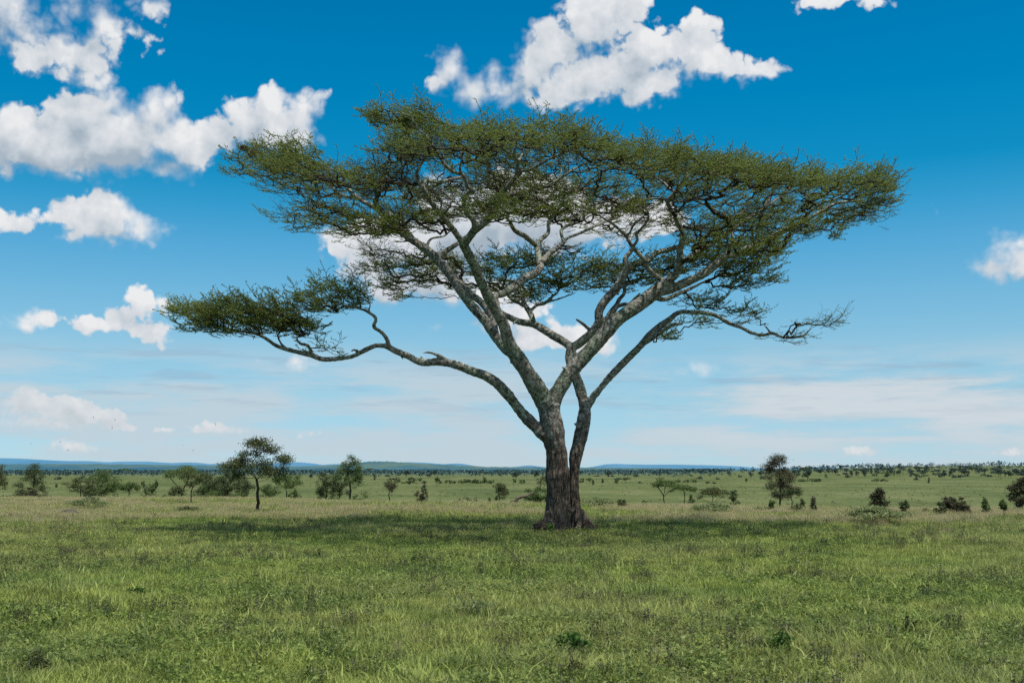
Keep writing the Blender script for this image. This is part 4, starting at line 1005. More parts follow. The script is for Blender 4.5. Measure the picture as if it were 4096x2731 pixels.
T_('umbrella_thorn', 'low flat-topped tree partly hidden beside the broad dark thorn tree', 'tree', 'umbrella', 470, 1922, 80, Y=172, leaf='leaf_mid', dens=1.1, seed=7)
T_('small_bush', 'pale green rounded bush leaning over a dark stump', 'bush', 'bush', 590, 1936, 46, Y=118, leaf='leaf_pale', seed=8)
T_('small_tree', 'small round dark tree alone on the green slope at left', 'tree', 'round', 626, 1911, 26, Y=330, leaf='leaf_dark', seed=9)
T_('small_tree', 'tiny dark tree left of the small round one on the slope', 'tree', 'round', 575, 1914, 18, Y=370, leaf='leaf_dark', seed=10)
T_('umbrella_thorn', 'wide flat-topped acacia standing behind the thin sparse tree', 'tree', 'umbrella', 730, 1850, 135, Y=190, leaf='leaf_mid', dens=1.3, seed=11)
T_('thorn_tree', 'dark rounded thorn tree just right of the wide flat-topped acacia', 'tree', 'round', 818, 1866, 95, Y=175, leaf='leaf_dark', dens=1.2, seed=12)
T_('sparse_tree', 'thin straight tree with sparse open crown over a thorny bush at left', 'tree', 'sparse', 761, 1874, 110, base=2020, leaf='leaf_olive', dens=0.9, seed=13)
T_('side_tree', 'low spreading green tree left of the thin sparse one', 'tree', 'round', 712, 1930, 90, Y=108, leaf='leaf_olive', dens=1.0, seed=14)
T_('thorny_bush', 'low tangled thorny bush at the foot of the thin sparse tree', 'bush', 'spread', 752, 2022, 105, base=2056, leaf='leaf_olive', dens=0.8, seed=15)
T_('thicket_tree', 'bushy green tree in the thicket, leftmost of the three behind the small acacia', 'tree', 'bush', 826, 1918, 105, Y=112, leaf='leaf_mid', seed=16)
T_('thicket_tree', 'dark multi-stemmed tree in the thicket left of the small acacia', 'tree', 'round', 918, 1872, 130, Y=108, leaf='leaf_dark', dens=1.1, seed=17)
T_('thicket_tree', 'dark tree with two crossed stems right behind the small acacia', 'tree', 'round', 972, 1900, 100, Y=106, leaf='leaf_dark', seed=18)
T_('small_acacia', 'small dark-trunked acacia with a tall lopsided crown, nearest of the trees at left', 'tree', 'lopsided', 1025, 1748, 262, base=2058, leaf='leaf_olive', dens=1.5, seed=19)
T_('thicket_tree', 'low grey-green tree between the small acacia and the bright tree', 'tree', 'round', 1085, 1915, 95, Y=104, leaf='leaf_mid', seed=20)
T_('thorn_tree', 'bright green open-crowned tree with forked stem right of the small acacia', 'tree', 'sparse', 1150, 1880, 125, Y=97, leaf='leaf_mid', dens=1.7, seed=21)
T_('leafy_bush', 'light green bush at the foot of the bright open-crowned tree', 'bush', 'bush', 1178, 1950, 58, Y=96, leaf='leaf_mid', dens=1.3, seed=22)
T_('thicket_tree', 'short dark round tree at the left end of the middle clump', 'tree', 'round', 1288, 1932, 62, Y=98, leaf='leaf_dark', dens=1.2, seed=23)
T_('thicket_tree', 'slim tree with a small dark top in the middle clump', 'tree', 'round', 1308, 1862, 84, Y=100, leaf='leaf_dark', dens=1.0, seed=24)
T_('thicket_tree', 'dense dark tree in the centre of the middle clump', 'tree', 'round', 1362, 1885, 100, Y=101, leaf='leaf_dark', dens=1.1, seed=25)
T_('thicket_bush', 'dark bush under the trees of the middle clump', 'bush', 'bush', 1332, 1960, 60, Y=95, leaf='leaf_dark', seed=26)
T_('crooked_tree', 'tallest tree of the middle clump with pale feathery top and crooked side branch', 'tree', 'crooked', 1403, 1818, 130, Y=97, leaf='leaf_mid', dens=1.1, seed=27)
T_('sparse_tree', 'thin nearly bare tree standing alone between the middle clump and the giant acacia', 'tree', 'sparse', 1562, 1896, 98, Y=88, leaf='leaf_brown', dens=0.75, seed=28, lean=0.05)
T_('dark_bush', 'dark brown bush beside a small reddish tree', 'bush', 'bush', 1675, 1960, 52, Y=86, leaf='leaf_brown', dens=1.3, seed=29)
T_('small_tree', 'small reddish brown upright tree beside the dark brown bush', 'tree', 'tall', 1699, 1937, 34, Y=84, leaf='leaf_brown', dens=1.2, seed=30)
T_('thorn_tree', 'small olive round-crowned tree with forked trunk left of the fallen log', 'tree', 'round', 1997, 1918, 72, Y=84, leaf='leaf_olive', dens=1.6, seed=31)
T_('green_bush', 'large dark bush directly behind the giant trunk, beside the fallen log', 'bush', 'bush', 2150, 1930, 120, Y=80, leaf='leaf_mid', dens=1.4, seed=32)
T_('sparse_tree', 'bare twiggy treetop sticking out of the bush behind the giant trunk', 'tree', 'sparse', 2178, 1888, 60, Y=84, leaf='leaf_olive', dens=0.8, seed=33)
T_('weed_clump', 'pale yellow-green weed clump, first of four along the plateau edge', 'weed', 'bush', 1842, 1983, 26, Y=76, leaf='leaf_pale', seed=34)
T_('weed_clump', 'grey-green weed clump, second of four along the plateau edge', 'weed', 'bush', 1876, 1981, 22, Y=77, leaf='leaf_olive', seed=35)
T_('weed_clump', 'greyish weed clump, third of four along the plateau edge', 'weed', 'bush', 1905, 1986, 26, Y=77, leaf='leaf_brown', seed=36)
T_('weed_clump', 'slim green weed clump, last of four before the round-crowned tree', 'weed', 'upright', 1958, 1986, 16, Y=75, leaf='leaf_mid', seed=37)
# --- right side
T_('umbrella_thorn', 'taller flat-topped acacia of the pair right of the giant trunk', 'tree', 'umbrella', 2662, 1910, 130, Y=205, leaf='leaf_mid', dens=1.3, seed=38, lean=-0.25)
T_('umbrella_thorn', 'shorter flat-topped acacia of the pair right of the giant trunk', 'tree', 'umbrella', 2730, 1931, 104, Y=208, leaf='leaf_mid', dens=1.3, seed=39, lean=0.08)
T_('umbrella_thorn', 'low dense bowl-shaped tree right of the acacia pair', 'tree', 'bowl', 2848, 1939, 134, Y=210, leaf='leaf_olive', dens=1.5, seed=40)
T_('dark_bush', 'narrow dark bush between the acacia pair and the bowl-shaped tree', 'bush', 'tall', 2763, 1979, 30, Y=205, leaf='leaf_dark', dens=1.4, seed=41)
T_('dark_tree', 'narrow dark tree right of the bowl-shaped tree', 'tree', 'tall', 2934, 1959, 44, Y=200, leaf='leaf_dark', dens=1.4, seed=42)
T_('pale_shrub', 'pale yellow-green feathery shrub on the plateau in front of the bowl-shaped tree', 'shrub', 'spread', 2845, 2008, 150, base=2060, leaf='leaf_pale', dens=1.2, seed=43)
T_('pale_shrub', 'wide pale grey-green shrub just right of the giant trunk', 'shrub', 'spread', 2385, 1982, 150, Y=72, leaf='leaf_pale', dens=0.9, seed=44)
T_('dark_bush', 'low dark bush behind the wide pale shrub near the giant trunk', 'bush', 'bush', 2483, 1990, 50, Y=72, leaf='leaf_olive', dens=1.3, seed=45)
T_('dark_bush', 'small flat dark bush alone left of the acacia pair', 'bush', 'bush', 2578, 1996, 40, Y=230, leaf='leaf_dark', dens=1.3, seed=46)
T_('tall_thorn_tree', 'tall dark brownish tree with ragged pointed crown, tallest at right', 'tree', 'tall', 3120, 1822, 158, base=2036, leaf='leaf_brown', dens=1.9, seed=47)
T_('thorn_tree', 'low dark spreading tree beside the tall ragged one', 'tree', 'umbrella', 3162, 1950, 90, Y=75, leaf='leaf_dark', dens=1.3, seed=48)
T_('dark_bush', 'round grey-green bush left of the tall ragged tree', 'bush', 'bush', 3082, 1984, 44, Y=70, leaf='leaf_mid', dens=1.4, seed=49)
T_('small_bush', 'low grey bush right at the foot of the tall ragged tree', 'bush', 'bush', 3180, 1998, 60, Y=67, leaf='leaf_olive', seed=50)
T_('small_bush', 'tiny bush two steps right of the tall ragged tree', 'bush', 'bush', 3206, 1988, 22, Y=72, leaf='leaf_olive', seed=51)
T_('small_bush', 'low flat green bush left of the round grey-green bush', 'bush', 'bush', 3030, 2013, 34, Y=68, leaf='leaf_mid', seed=52)
T_('small_tree', 'narrow brownish upright bush alone right of the tall ragged tree', 'bush', 'tall', 3250, 1990, 28, Y=68, leaf='leaf_brown', dens=1.2, seed=53)
T_('dark_tree', 'dark pyramid-shaped bushy tree behind the spreading thorn shrub', 'tree', 'upright', 3513, 1948, 84, Y=66, leaf='leaf_brown', dens=1.9, seed=54)
T_('dark_bush', 'narrow dark bush right of the pyramid-shaped tree', 'bush', 'round', 3612, 1996, 38, Y=64, leaf='leaf_dark', dens=1.4, seed=55)
T_('thorn_shrub', 'wide low spreading pale thorn shrub on the grass at right', 'shrub', 'spread', 3495, 2022, 235, base=2100, leaf='leaf_pale', dens=0.75, seed=56)
T_('dark_bush', 'dark green bush, left and lowest of the three joined bushes', 'bush', 'bush', 3755, 2000, 46, Y=62, leaf='leaf_dark', dens=1.4, seed=57)
T_('dark_bush', 'dark brown rounded bush, middle and highest of three joined bushes', 'bush', 'bush', 3800, 1975, 84, Y=63, leaf='leaf_brown', dens=1.7, seed=58)
T_('dark_bush', 'dark brown rounded bush, right one of three joined bushes', 'bush', 'bush', 3846, 1981, 66, Y=62, leaf='leaf_brown', dens=1.7, seed=59)
T_('grey_bush', 'grey-green upright bush, left of the two before the right edge tree', 'bush', 'tall', 3936, 1992, 30, Y=62, leaf='leaf_mid', dens=1.3, seed=60)
T_('grey_bush', 'grey-green upright bush, right of the two before the right edge tree', 'bush', 'round', 4006, 1990, 32, Y=62, leaf='leaf_mid', dens=1.3, seed=61)
T_('thorn_tree', 'dark thorn tree cut off by the right edge of the photo', 'tree', 'tall', 4092, 1912, 100, base=2052, leaf='leaf_brown', dens=1.6, seed=62)
T_('small_bush', 'tiny pale bush on the slope left of the three joined bushes', 'bush', 'bush', 3695, 2025, 26, Y=64, leaf='leaf_olive', seed=63)
T_('thorny_bush', 'tangle of yellow-green thorny twigs behind the grey boulder at left', 'bush', 'spread', 350, 1985, 150, base=2046, leaf='leaf_pale', dens=0.8, seed=64)
T_('small_bush', 'grey-green bush near the foot of the brownish low bush at left', 'bush', 'bush', 172, 1966, 44, Y=88, leaf='leaf_olive', seed=65)
T_('small_bush', 'pale shrub on the edge between the boulder and the sparse tree', 'bush', 'bush', 468, 1962, 30, Y=95, leaf='leaf_pale', seed=66)
T_('small_bush', 'small green bush on the edge left of the thin sparse tree', 'bush', 'bush', 662, 1966, 32, Y=98, leaf='leaf_mid', seed=67)
T_('thicket_bush', 'low dark bush filling the thicket between its two left trees', 'bush', 'bush', 872, 1945, 80, Y=110, leaf='leaf_mid', dens=1.2, seed=70)
T_('thicket_bush', 'low grey-green bush filling the thicket left of the small acacia trunk', 'bush', 'bush', 950, 1955, 80, Y=104, leaf='leaf_mid', dens=1.0, seed=71)
T_('thicket_bush', 'low grey bush filling the thicket right of the small acacia trunk', 'bush', 'bush', 1060, 1955, 90, Y=103, leaf='leaf_olive', dens=1.0, seed=72)
T_('thicket_bush', 'dark undergrowth bush between the two pale and dark thorn trees at left', 'bush', 'bush', 372, 1935, 90, Y=108, leaf='leaf_dark', dens=1.1, seed=73)
T_('thicket_bush', 'low bush at the foot of the tallest tree in the middle clump', 'bush', 'bush', 1425, 1972, 50, Y=97, leaf='leaf_mid', dens=1.0, seed=74)
T_('plain_bush', 'bright green rounded bush beside the small round tree on the slope', 'bush', 'bush', 600, 1922, 40, Y=330, leaf='leaf_mid', dens=1.3, seed=75)
T_('plain_tree', 'dark round-topped tree behind the thicket, partly hidden by it', 'tree', 'round', 880, 1882, 90, Y=170, leaf='leaf_dark', dens=1.2, seed=76)
# --- the plain: bushes and trees one can tell apart
ROW = [(1619, 1920, 34, 1934, 'bush'), (1638, 1907, 22, 1938, 'upright'), (1656, 1913, 26, 1933, 'bush'), (1680, 1908, 22, 1932, 'round'), (1697, 1917, 20, 1934, 'bush'), (1748, 1904, 28, 1939, 'round'), (1760, 1920, 20, 1934, 'bush'),
       (1792, 1915, 34, 1933, 'bush'), (1815, 1920, 20, 1934, 'bush'), (1842, 1917, 24, 1933, 'bush'), (1874, 1912, 44, 1933, 'bush'), (1900, 1913, 36, 1933, 'bush'), (1918, 1921, 18, 1933, 'bush'), (1940, 1912, 22, 1933, 'bush'), (1963, 1917, 30, 1934, 'bush'),
       (2055, 1910, 18, 1930, 'bush'), (2090, 1915, 30, 1932, 'bush'), (2328, 1910, 24, 1930, 'bush'), (2356, 1908, 34, 1930, 'round'), (2372, 1918, 12, 1938, 'upright'), (2410, 1914, 14, 1932, 'upright'), (2466, 1917, 18, 1938, 'round'), (2506, 1907, 44, 1934, 'sparse'), (2560, 1924, 14, 1932, 'bush'),
       (2640, 1899, 34, 1926, 'bush'), (2712, 1913, 28, 1929, 'bush'), (2745, 1912, 26, 1929, 'bush'), (2775, 1909, 28, 1929, 'bush'), (2830, 1921, 20, 1933, 'bush'), (2856, 1926, 18, 1934, 'bush'), (2985, 1909, 14, 1932, 'round'), (3213, 1912, 44, 1926, 'bush'), (3264, 1907, 50, 1927, 'bush'), (3504, 1911, 34, 1925, 'bush'), (3536, 1913, 34, 1925, 'bush'),
       (3717, 1908, 14, 1932, 'upright'), (3540, 1886, 74, 1914, 'umbrella'), (3218, 1865, 38, 1900, 'umbrella'), (2595, 1878, 26, 1892, 'umbrella'), (3677, 1864, 36, 1886, 'umbrella'), (3754, 1863, 16, 1880, 'umbrella'), (3470, 1872, 30, 1886, 'umbrella'), (505, 1872, 50, 1904, 'umbrella'), (1480, 1871, 50, 1898, 'umbrella'), (20, 1922, 26, 1948, 'round'), (225, 1932, 14, 1950, 'upright')]
WH = {'bush': 'dark green bush', 'upright': 'narrow dark bush', 'round': 'small round tree', 'sparse': 'thin-crowned small tree', 'umbrella': 'tiny flat-topped acacia'}
REG = [(0, 'far out at the left'), (700, 'far out behind the middle clump'), (1600, 'in the bush row left of the giant trunk'), (2230, 'on the green plain just right of the giant trunk'), (2600, 'on the plain above the acacia pair'), (3150, 'on the plain right of the tall ragged tree'), (3600, 'on the low rise at far right')]
for i, (px, top, w_, ba, kd) in enumerate(ROW):
    reg = [r[1] for r in REG if px >= r[0]][-1]
    lab = '%s standing %s' % (WH[kd], reg)
    T_({'bush': 'plain_bush', 'upright': 'plain_bush', 'round': 'plain_tree', 'sparse': 'plain_tree', 'umbrella': 'distant_acacia'}[kd], lab, 'bush' if kd in ('bush', 'upright') else 'tree', kd, px, top, w_, base=ba,
       leaf='leaf_dark' if i % 3 else 'leaf_mid', dens=1.6, seed=200 + i, group=lab)

# --- far savanna trees, single ones, sharing eight shapes
g = np.random.default_rng(5)
kinds8 = ['round', 'round', 'umbrella', 'bush', 'round', 'upright', 'umbrella', 'bush']
shapes = []
for i, kd in enumerate(kinds8):
    gg = np.random.default_rng(900 + i)
    W_, H_ = {'round': (5.5, 5.5), 'umbrella': (8.5, 5.5), 'bush': (4.6, 2.6), 'upright': (3.0, 4.6)}[kd]
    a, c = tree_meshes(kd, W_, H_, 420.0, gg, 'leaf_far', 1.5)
    shapes.append((a, c, kd))
FL = {'round': ('far_round_tree', 'tiny round dark tree scattered in the far belt across the plain', 'tree'), 'umbrella': ('far_umbrella_tree', 'tiny flat-topped dark tree scattered in the far belt across the plain', 'tree'),
      'bush': ('far_bush', 'tiny low dark bush scattered in the far belt across the plain', 'bush'), 'upright': ('far_upright_tree', 'tiny narrow dark tree scattered in the far belt across the plain', 'tree')}
FR = {'round': 'tiny round dark tree dotted over the low rise at far right', 'umbrella': 'tiny flat-topped dark tree dotted over the low rise at far right', 'bush': 'tiny low dark bush dotted over the low rise at far right', 'upright': 'tiny narrow dark tree dotted over the low rise at far right'}
for i in range(292):
    if i < 175: px = g.uniform(-20, 4110); py = 1889 + 34 * g.random() ** 2.1
    else: px = g.uniform(3150, 4110); py = 1884 + 26 * g.random() ** 1.2
    b = hit_ground(px, py)
    if b[1] > 2600: b = at(px, 1880, 2300.0); b[2] = float(terrain(b[0], 2300.0))
    a, c, kd = shapes[g.integers(0, 8)]
    if b[1] < 600 and kd == 'umbrella': a, c, kd = shapes[3]
    nm, lab, cat = FL[kd]
    if i >= 175: lab = FR[kd]
    t = thing(nm, lab, cat, b, g.random() * 6.28, lab)
    s = g.uniform(0.55, 1.25); t.scale = (s * g.uniform(0.9, 1.2), s * g.uniform(0.9, 1.2), s)
    obj('trunk', a, t); obj('crown', c, t)

# --- woods near the horizon: too many to count, one object
def horizon_woods():
    g = np.random.default_rng(31); L = Buf(); Cs, Ss = [], []
    for i in range(5200):
        Yd = g.uniform(1000, 3900); x = Yd * g.uniform(-0.50, 0.50)
        if x / Yd > 0.18 and g.random() < 0.72: continue
        z = float(terrain(x, Yd)); h = g.uniform(3.5, 8.0); w_ = h * g.uniform(0.6, 1.3)
        n = 12
        d = unit(g.normal(size=(n, 3))) * g.random((n, 1)) ** 0.33
        Cs.append(np.array([x, Yd, z + h * 0.6]) + d * np.array([w_ / 2, w_ / 2, h * 0.35])); Ss.append(np.full(n, h * 0.17))
    for i in range(800):
        r = g.uniform(0.1, 0.52); Yd = g.uniform(900, 2300); x = Yd * r
        if g.random() > (r - 0.05) * 3: continue
        z = float(terrain(x, Yd)); h = g.uniform(2.0, 5.0); w_ = h * g.uniform(0.7, 1.4); n = 14
        d = unit(g.normal(size=(n, 3))) * g.random((n, 1)) ** 0.33
        Cs.append(np.array([x, Yd, z + h * 0.55]) + d * np.array([w_ / 2, w_ / 2, h * 0.4])); Ss.append(np.full(n, h * 0.14))
    C = np.vstack(Cs); S = np.concatenate(Ss)
    V, Q = leaf_quads(C, S, 0.7, 0.8, g=g)
    L.add(V, Q, None, g.random(len(Q)))
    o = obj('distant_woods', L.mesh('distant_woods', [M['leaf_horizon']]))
    tag(o, 'dark strip of scattered woodland along the horizon', 'woods', kind='stuff')
horizon_woods()

def plain_scrub():
    g = np.random.default_rng(41); L = Buf(); Cs, Ss = [], []
    for i in range(9000):
        Yd = 95 + 1100 * g.random() ** 1.5; x = Yd * g.uniform(-0.50, 0.50)
        if mnoise.noise(Vector((x * 0.012, Yd * 0.006, 4.0))) + 0.25 * g.normal() < 0.0: continue
        z = float(terrain(x, Yd)); h = g.uniform(0.15, 0.55); w_ = h * g.uniform(1.0, 3.0); n = 9
        d = unit(g.normal(size=(n, 3))) * g.random((n, 1)) ** 0.4
        Cs.append(np.array([x, Yd, z + h * 0.5]) + d * np.array([w_ / 2, w_ / 2, h * 0.5])); Ss.append(np.full(n, h * 0.35))
    C = np.vstack(Cs); V, Q = leaf_quads(C, np.concatenate(Ss), 0.6, 0.9, g=g)
    L.add(V, Q, None, g.random(len(Q)))
    tag(obj('scrub', L.mesh('scrub', [M['leaf_olive']])), 'low sparse scrub sprinkled over the far green plain', 'scrub', kind='stuff')
plain_scrub()

# --- boulder, fallen log, dry stalk
b = hit_ground(275, 2068)
t = thing('boulder', 'low grey weathered boulder lying in the grass at left', 'rock', b)
obj('stone', blob_mesh('stone', [M['rock']], (0.44, 0.35, 0.30), 12, 0.35), t, (0, 0, 0.05))
obj('stone', blob_mesh('stone', [M['rock']], (0.20, 0.2, 0.12), 15, 0.35), t, (-0.52, 0.05, 0.02))
obj('stone', blob_mesh('stone', [M['rock']], (0.24, 0.2, 0.10), 18, 0.35), t, (0.50, 0.02, 0.02))
def fallen_log():
    Yl = 65.0
    b = at(2068, 2010, Yl); b[2] = float(terrain(b[0], Yl))
    t = thing('fallen_log', 'pale curved dead log lying in the grass left of the giant trunk', 'log', b)
    B = Buf()
    pts = catmull(np.array([at(2064, 2016, Yl), at(2066, 1997, Yl), at(2078, 1989, Yl), at(2103, 1983, Yl), at(2118, 1975, Yl + .3), at(2136, 1966, Yl + .6)]) - b, 5)
    tube(B, pts, np.linspace(0.12, 0.03, len(pts)), 9)
    obj('trunk', B.mesh('trunk', [M['bark_pale']], True), t)
    B = Buf()
    pts = catmull(np.array([at(2062, 2003, Yl), at(2048, 2002, Yl), at(2042, 2006, Yl), at(2038, 2012, Yl)]) - b, 4)
    tube(B, pts, np.linspace(0.05, 0.02, len(pts)), 7)
    obj('branch', B.mesh('branch', [M['bark_pale']], True), t)
    B = Buf(); pts = catmull(np.array([at(2067, 1998, Yl), at(2066, 1990, Yl), at(2068, 1985, Yl)]) - b, 4)
    tube(B, pts, np.linspace(0.05, 0.025, len(pts)), 7)
    obj('branch', B.mesh('branch', [M['bark_pale']], True), t)
fallen_log()
def dry_stalk():
    b = hit_ground(2045, 2665)
    Yl = b[1]; B = Buf()
    pts = catmull(np.array([at(2045, 2668, Yl), at(2025, 2622, Yl), at(2006, 2590, Yl), at(1995, 2560, Yl), at(1982, 2532, Yl)]) - b, 4)
    tube(B, pts, np.linspace(0.007, 0.003, len(pts)), 6)
    pts = np.array([at(2010, 2596, Yl), at(2026, 2575, Yl)]) - b; tube(B, pts, [0.003, 0.0015], 5)
    pts = np.array([at(1997, 2563, Yl), at(1986, 2556, Yl)]) - b; tube(B, pts, [0.003, 0.0015], 5)
    o = obj('dry_stalk', B.mesh('dry_stalk', [M['bark_pale']], True), None, b)
    tag(o, 'bare pale dry stalk leaning left in the foreground grass', 'stalk')
dry_stalk()
FG = [(1275, 2255, 34, 80, 'leaf_olive', 'tall thin dark-stemmed herb alone in the grass left of the tree', 130, 0.014), (1655, 2270, 40, 62, 'leaf_mid', 'slender green herb with white flowers left of the giant trunk', 150, 0.016),
      (1880, 2470, 230, 110, 'leaf_pale', 'sprawling bright green thorny sprig in the middle foreground', 380, 0.014), (2290, 2620, 150, 110, 'leaf_bright', 'dark green broad-leaved weed low in the middle foreground', 420, 0.018),
      (3130, 2620, 160, 120, 'leaf_bright', 'dark grassy weed tuft at lower right', 420, 0.016), (140, 2700, 150, 120, 'leaf_olive', 'blurred brownish weed at the lower left corner', 380, 0.014), (550, 2390, 110, 60, 'leaf_bright', 'low dark green weed patch in the left foreground', 260, 0.018),
      (955, 2480, 90, 60, 'leaf_bright', 'low green broad-leaved weed left of the middle foreground', 220, 0.018), (3640, 2560, 60, 120, 'leaf_olive', 'tall slim weed with thin stem at right', 150, 0.014), (2290, 2725, 120, 90, 'leaf_brown', 'dry brown weed at the bottom edge in the middle', 240, 0.014)]
g = np.random.default_rng(55)
for px, py, w_, h_, mt, lab, n, sz in FG:
    b = hit_ground(px, py); k = b[1] / F
    leafy_clump('foreground_weed', lab, 'weed', b, w_ * k, h_ * k, int(n * 1.8), mt, sz * 1.7, g, 7 if w_ < 70 else 22, aspect=0.4)

# ------------------------------------------------------------------ grass
def grass_mat(name, cols, patches, dry, trans=0.35):
    m, nt = material(name)
    geo = nt.n('ShaderNodeNewGeometry'); oi = nt.n('ShaderNodeObjectInfo'); ta = nt.n('ShaderNodeAttribute', attribute_name='tone')
    n1 = nt.noise(geo.outputs['Position'], 0.28, 4, 0.6); n2 = nt.noise(geo.outputs['Position'], 1.5, 2, 0.5); n3 = nt.noise(geo.outputs['Position'], 0.09, 2, 0.5)
    f = nt.math('ADD', nt.math('MULTIPLY', oi.outputs['Random'], 0.32), nt.math('MULTIPLY', nt.math('POWER', ta.outputs['Fac'], 1.9), 0.78))
    f = nt.math('ADD', f, nt.math('MULTIPLY', nt.math('SUBTRACT', n2.outputs[0], 0.42), 1.1), clamp=True)
    col = nt.mix(f, cols[0], cols[1])
    col = nt.mix(nt.math('MULTIPLY', nt.smooth(n1.outputs[0], 0.45, 0.66), patches[1]), col, patches[0])
    col = nt.mix(nt.math('MULTIPLY', nt.smooth(nt.math('ADD', n3.outputs[0], nt.math('MULTIPLY', oi.outputs['Random'], 0.12)), 0.44, 0.66), dry[1]), col, dry[0])
    p = nt.n('ShaderNodeBsdfPrincipled'); nt.L.new(col, p.inputs['Base Color']); p.inputs['Roughness'].default_value = 0.55; p.inputs['Specular IOR Level'].default_value = 0.3
    t = nt.n('ShaderNodeBsdfTranslucent'); nt.L.new(col, t.inputs['Color'])
    mx = nt.n('ShaderNodeMixShader'); mx.inputs[0].default_value = trans
    nt.L.new(p.outputs[0], mx.inputs[1]); nt.L.new(t.outputs[0], mx.inputs[2]); out(nt, mx.outputs[0])
    return m
M['grass'] = grass_mat('short_grass', ((0.045, 0.075, 0.015), (0.53, 0.60, 0.135)), ((0.11, 0.24, 0.040), 0.40), ((0.40, 0.37, 0.16), 0.32))
M['herb'] = grass_mat('herb_leaf', ((0.060, 0.105, 0.020), (0.36, 0.45, 0.095)), ((0.10, 0.17, 0.04), 0.45), ((0.28, 0.29, 0.11), 0.3))
M['dry'] = grass_mat('dry_grass', ((0.20, 0.18, 0.07), (0.62, 0.53, 0.26)), ((0.32, 0.35, 0.12), 0.4), ((0.60, 0.47, 0.28), 0.7), 0.3)
M['darkherb'] = grass_mat('dark_herb', ((0.030, 0.045, 0.015), (0.12, 0.13, 0.05)), ((0.05, 0.09, 0.025), 0.5), ((0.14, 0.11, 0.065), 0.4), 0.2)

def blades(n, rad, h0, h1, w0, g, bend=0.5, lean=0.35, seed_head=False):
    a = g.random(n) * 6.283; r = rad * np.sqrt(g.random(n)); x, y = r * np.cos(a), r * np.sin(a)
    h = g.uniform(h0, h1, n) * (1 - 0.35 * r / rad); ba = g.random(n) * 6.283; le = lean * g.random(n); be = bend * g.random(n)
    dx, dy = np.cos(ba), np.sin(ba); wx, wy = -np.sin(ba + g.normal(size=n) * 0.7), np.cos(ba)
    w = w0 * g.uniform(0.6, 1.3, n)
    V = np.zeros((n, 5, 3))
    for k, (t, ww) in enumerate(((0, 1), (0.55, 0.8), (1, 0))):
        off = h * (le * t + be * t * t)
        cx = x + dx * off; cy = y + dy * off; cz = h * (t - 0.25 * be * t * t)
        if k < 2:
            V[:, 2 * k] = np.stack([cx - wx * w * ww, cy - wy * w * ww, cz - (0.02 if k == 0 else 0)], 1)
            V[:, 2 * k + 1] = np.stack([cx + wx * w * ww, cy + wy * w * ww, cz - (0.02 if k == 0 else 0)], 1)
        else: V[:, 4] = np.stack([cx, cy, cz], 1)
    b = np.arange(n)[:, None] * 5
    return V.reshape(-1, 3), b + np.array([0, 1, 3, 2]), b + np.array([2, 3, 4]), V[:, 4]

def tuft(kind, seed):
    g = np.random.default_rng(seed); B = Buf(); mats = []
    if kind == 'fine':
        V, Q, T3, tip = blades(112, 0.26, 0.04, 0.16, 0.0045, g, 0.9, 0.8); tn = g.random(len(Q)); B.add(V, Q, T3, 0.5); B.tq[-1][:] = tn; B.tt[-1][:] = tn
    elif kind == 'mid':
        V, Q, T3, tip = blades(70, 0.18, 0.07, 0.18, 0.0042, g, 0.9, 0.8); tn = g.random(len(Q)); B.add(V, Q, T3, 0.5); B.tq[-1][:] = tn; B.tt[-1][:] = tn
    elif kind == 'dry':
        V, Q, T3, tip = blades(46, 0.18, 0.18, 0.42, 0.003, g, 0.4, 0.3); tn = g.random(len(Q)); B.add(V, Q, T3, 0.5); B.tq[-1][:] = tn; B.tt[-1][:] = tn
        C = np.repeat(tip, 3, 0) + g.normal(size=(len(tip) * 3, 3)) * [0.008, 0.008, 0.02]
        V, Q = leaf_quads(C, g.uniform(0.006, 0.013, len(C)), 0.35, 0.0, np.tile([0, 0, 1.0], (len(C), 1)), g); B.add(V, Q, None, 0.9)
    elif kind in ('herb', 'darkherb'):
        tall = kind == 'darkherb'
        C, D = [], []
        for _ in range(9 if tall else 14):
            a = g.random() * 6.283; r = (0.10 if tall else 0.18) * math.sqrt(g.random()); h = g.uniform(0.16, 0.34) if tall else g.uniform(0.05, 0.15)
            p0 = np.array([r * math.cos(a), r * math.sin(a), -0.01]); p1 = p0 * 1.6 + [g.normal() * 0.03, g.normal() * 0.03, h]
            tube(B, np.array([p0, (p0 + p1) / 2 + g.normal(size=3) * 0.01, p1]), [0.0025, 0.002, 0.001], 3, 0.1, cap=False)
            k = 16 if tall else 11; u = g.random(k) ** 0.7
            C.append(p0 + (p1 - p0) * u[:, None] + g.normal(size=(k, 3)) * (0.016 if tall else 0.026) * [1, 1, 0.5]); D.append(g.normal(size=(k, 3)) * [1, 1, 0.3])
        C = np.vstack(C); V, Q = leaf_quads(C, g.uniform(0.012, 0.026, len(C)) * (0.9 if tall else 1.05), 0.38 if tall else 0.5, 1.2, np.vstack(D), g)
        B.add(V, Q, None, g.random(len(Q)))
    mt = {'fine': 'grass', 'mid': 'grass', 'dry': 'dry', 'herb': 'herb', 'darkherb': 'darkherb'}[kind]
    return B.mesh('tuft_' + kind, [M[mt]])

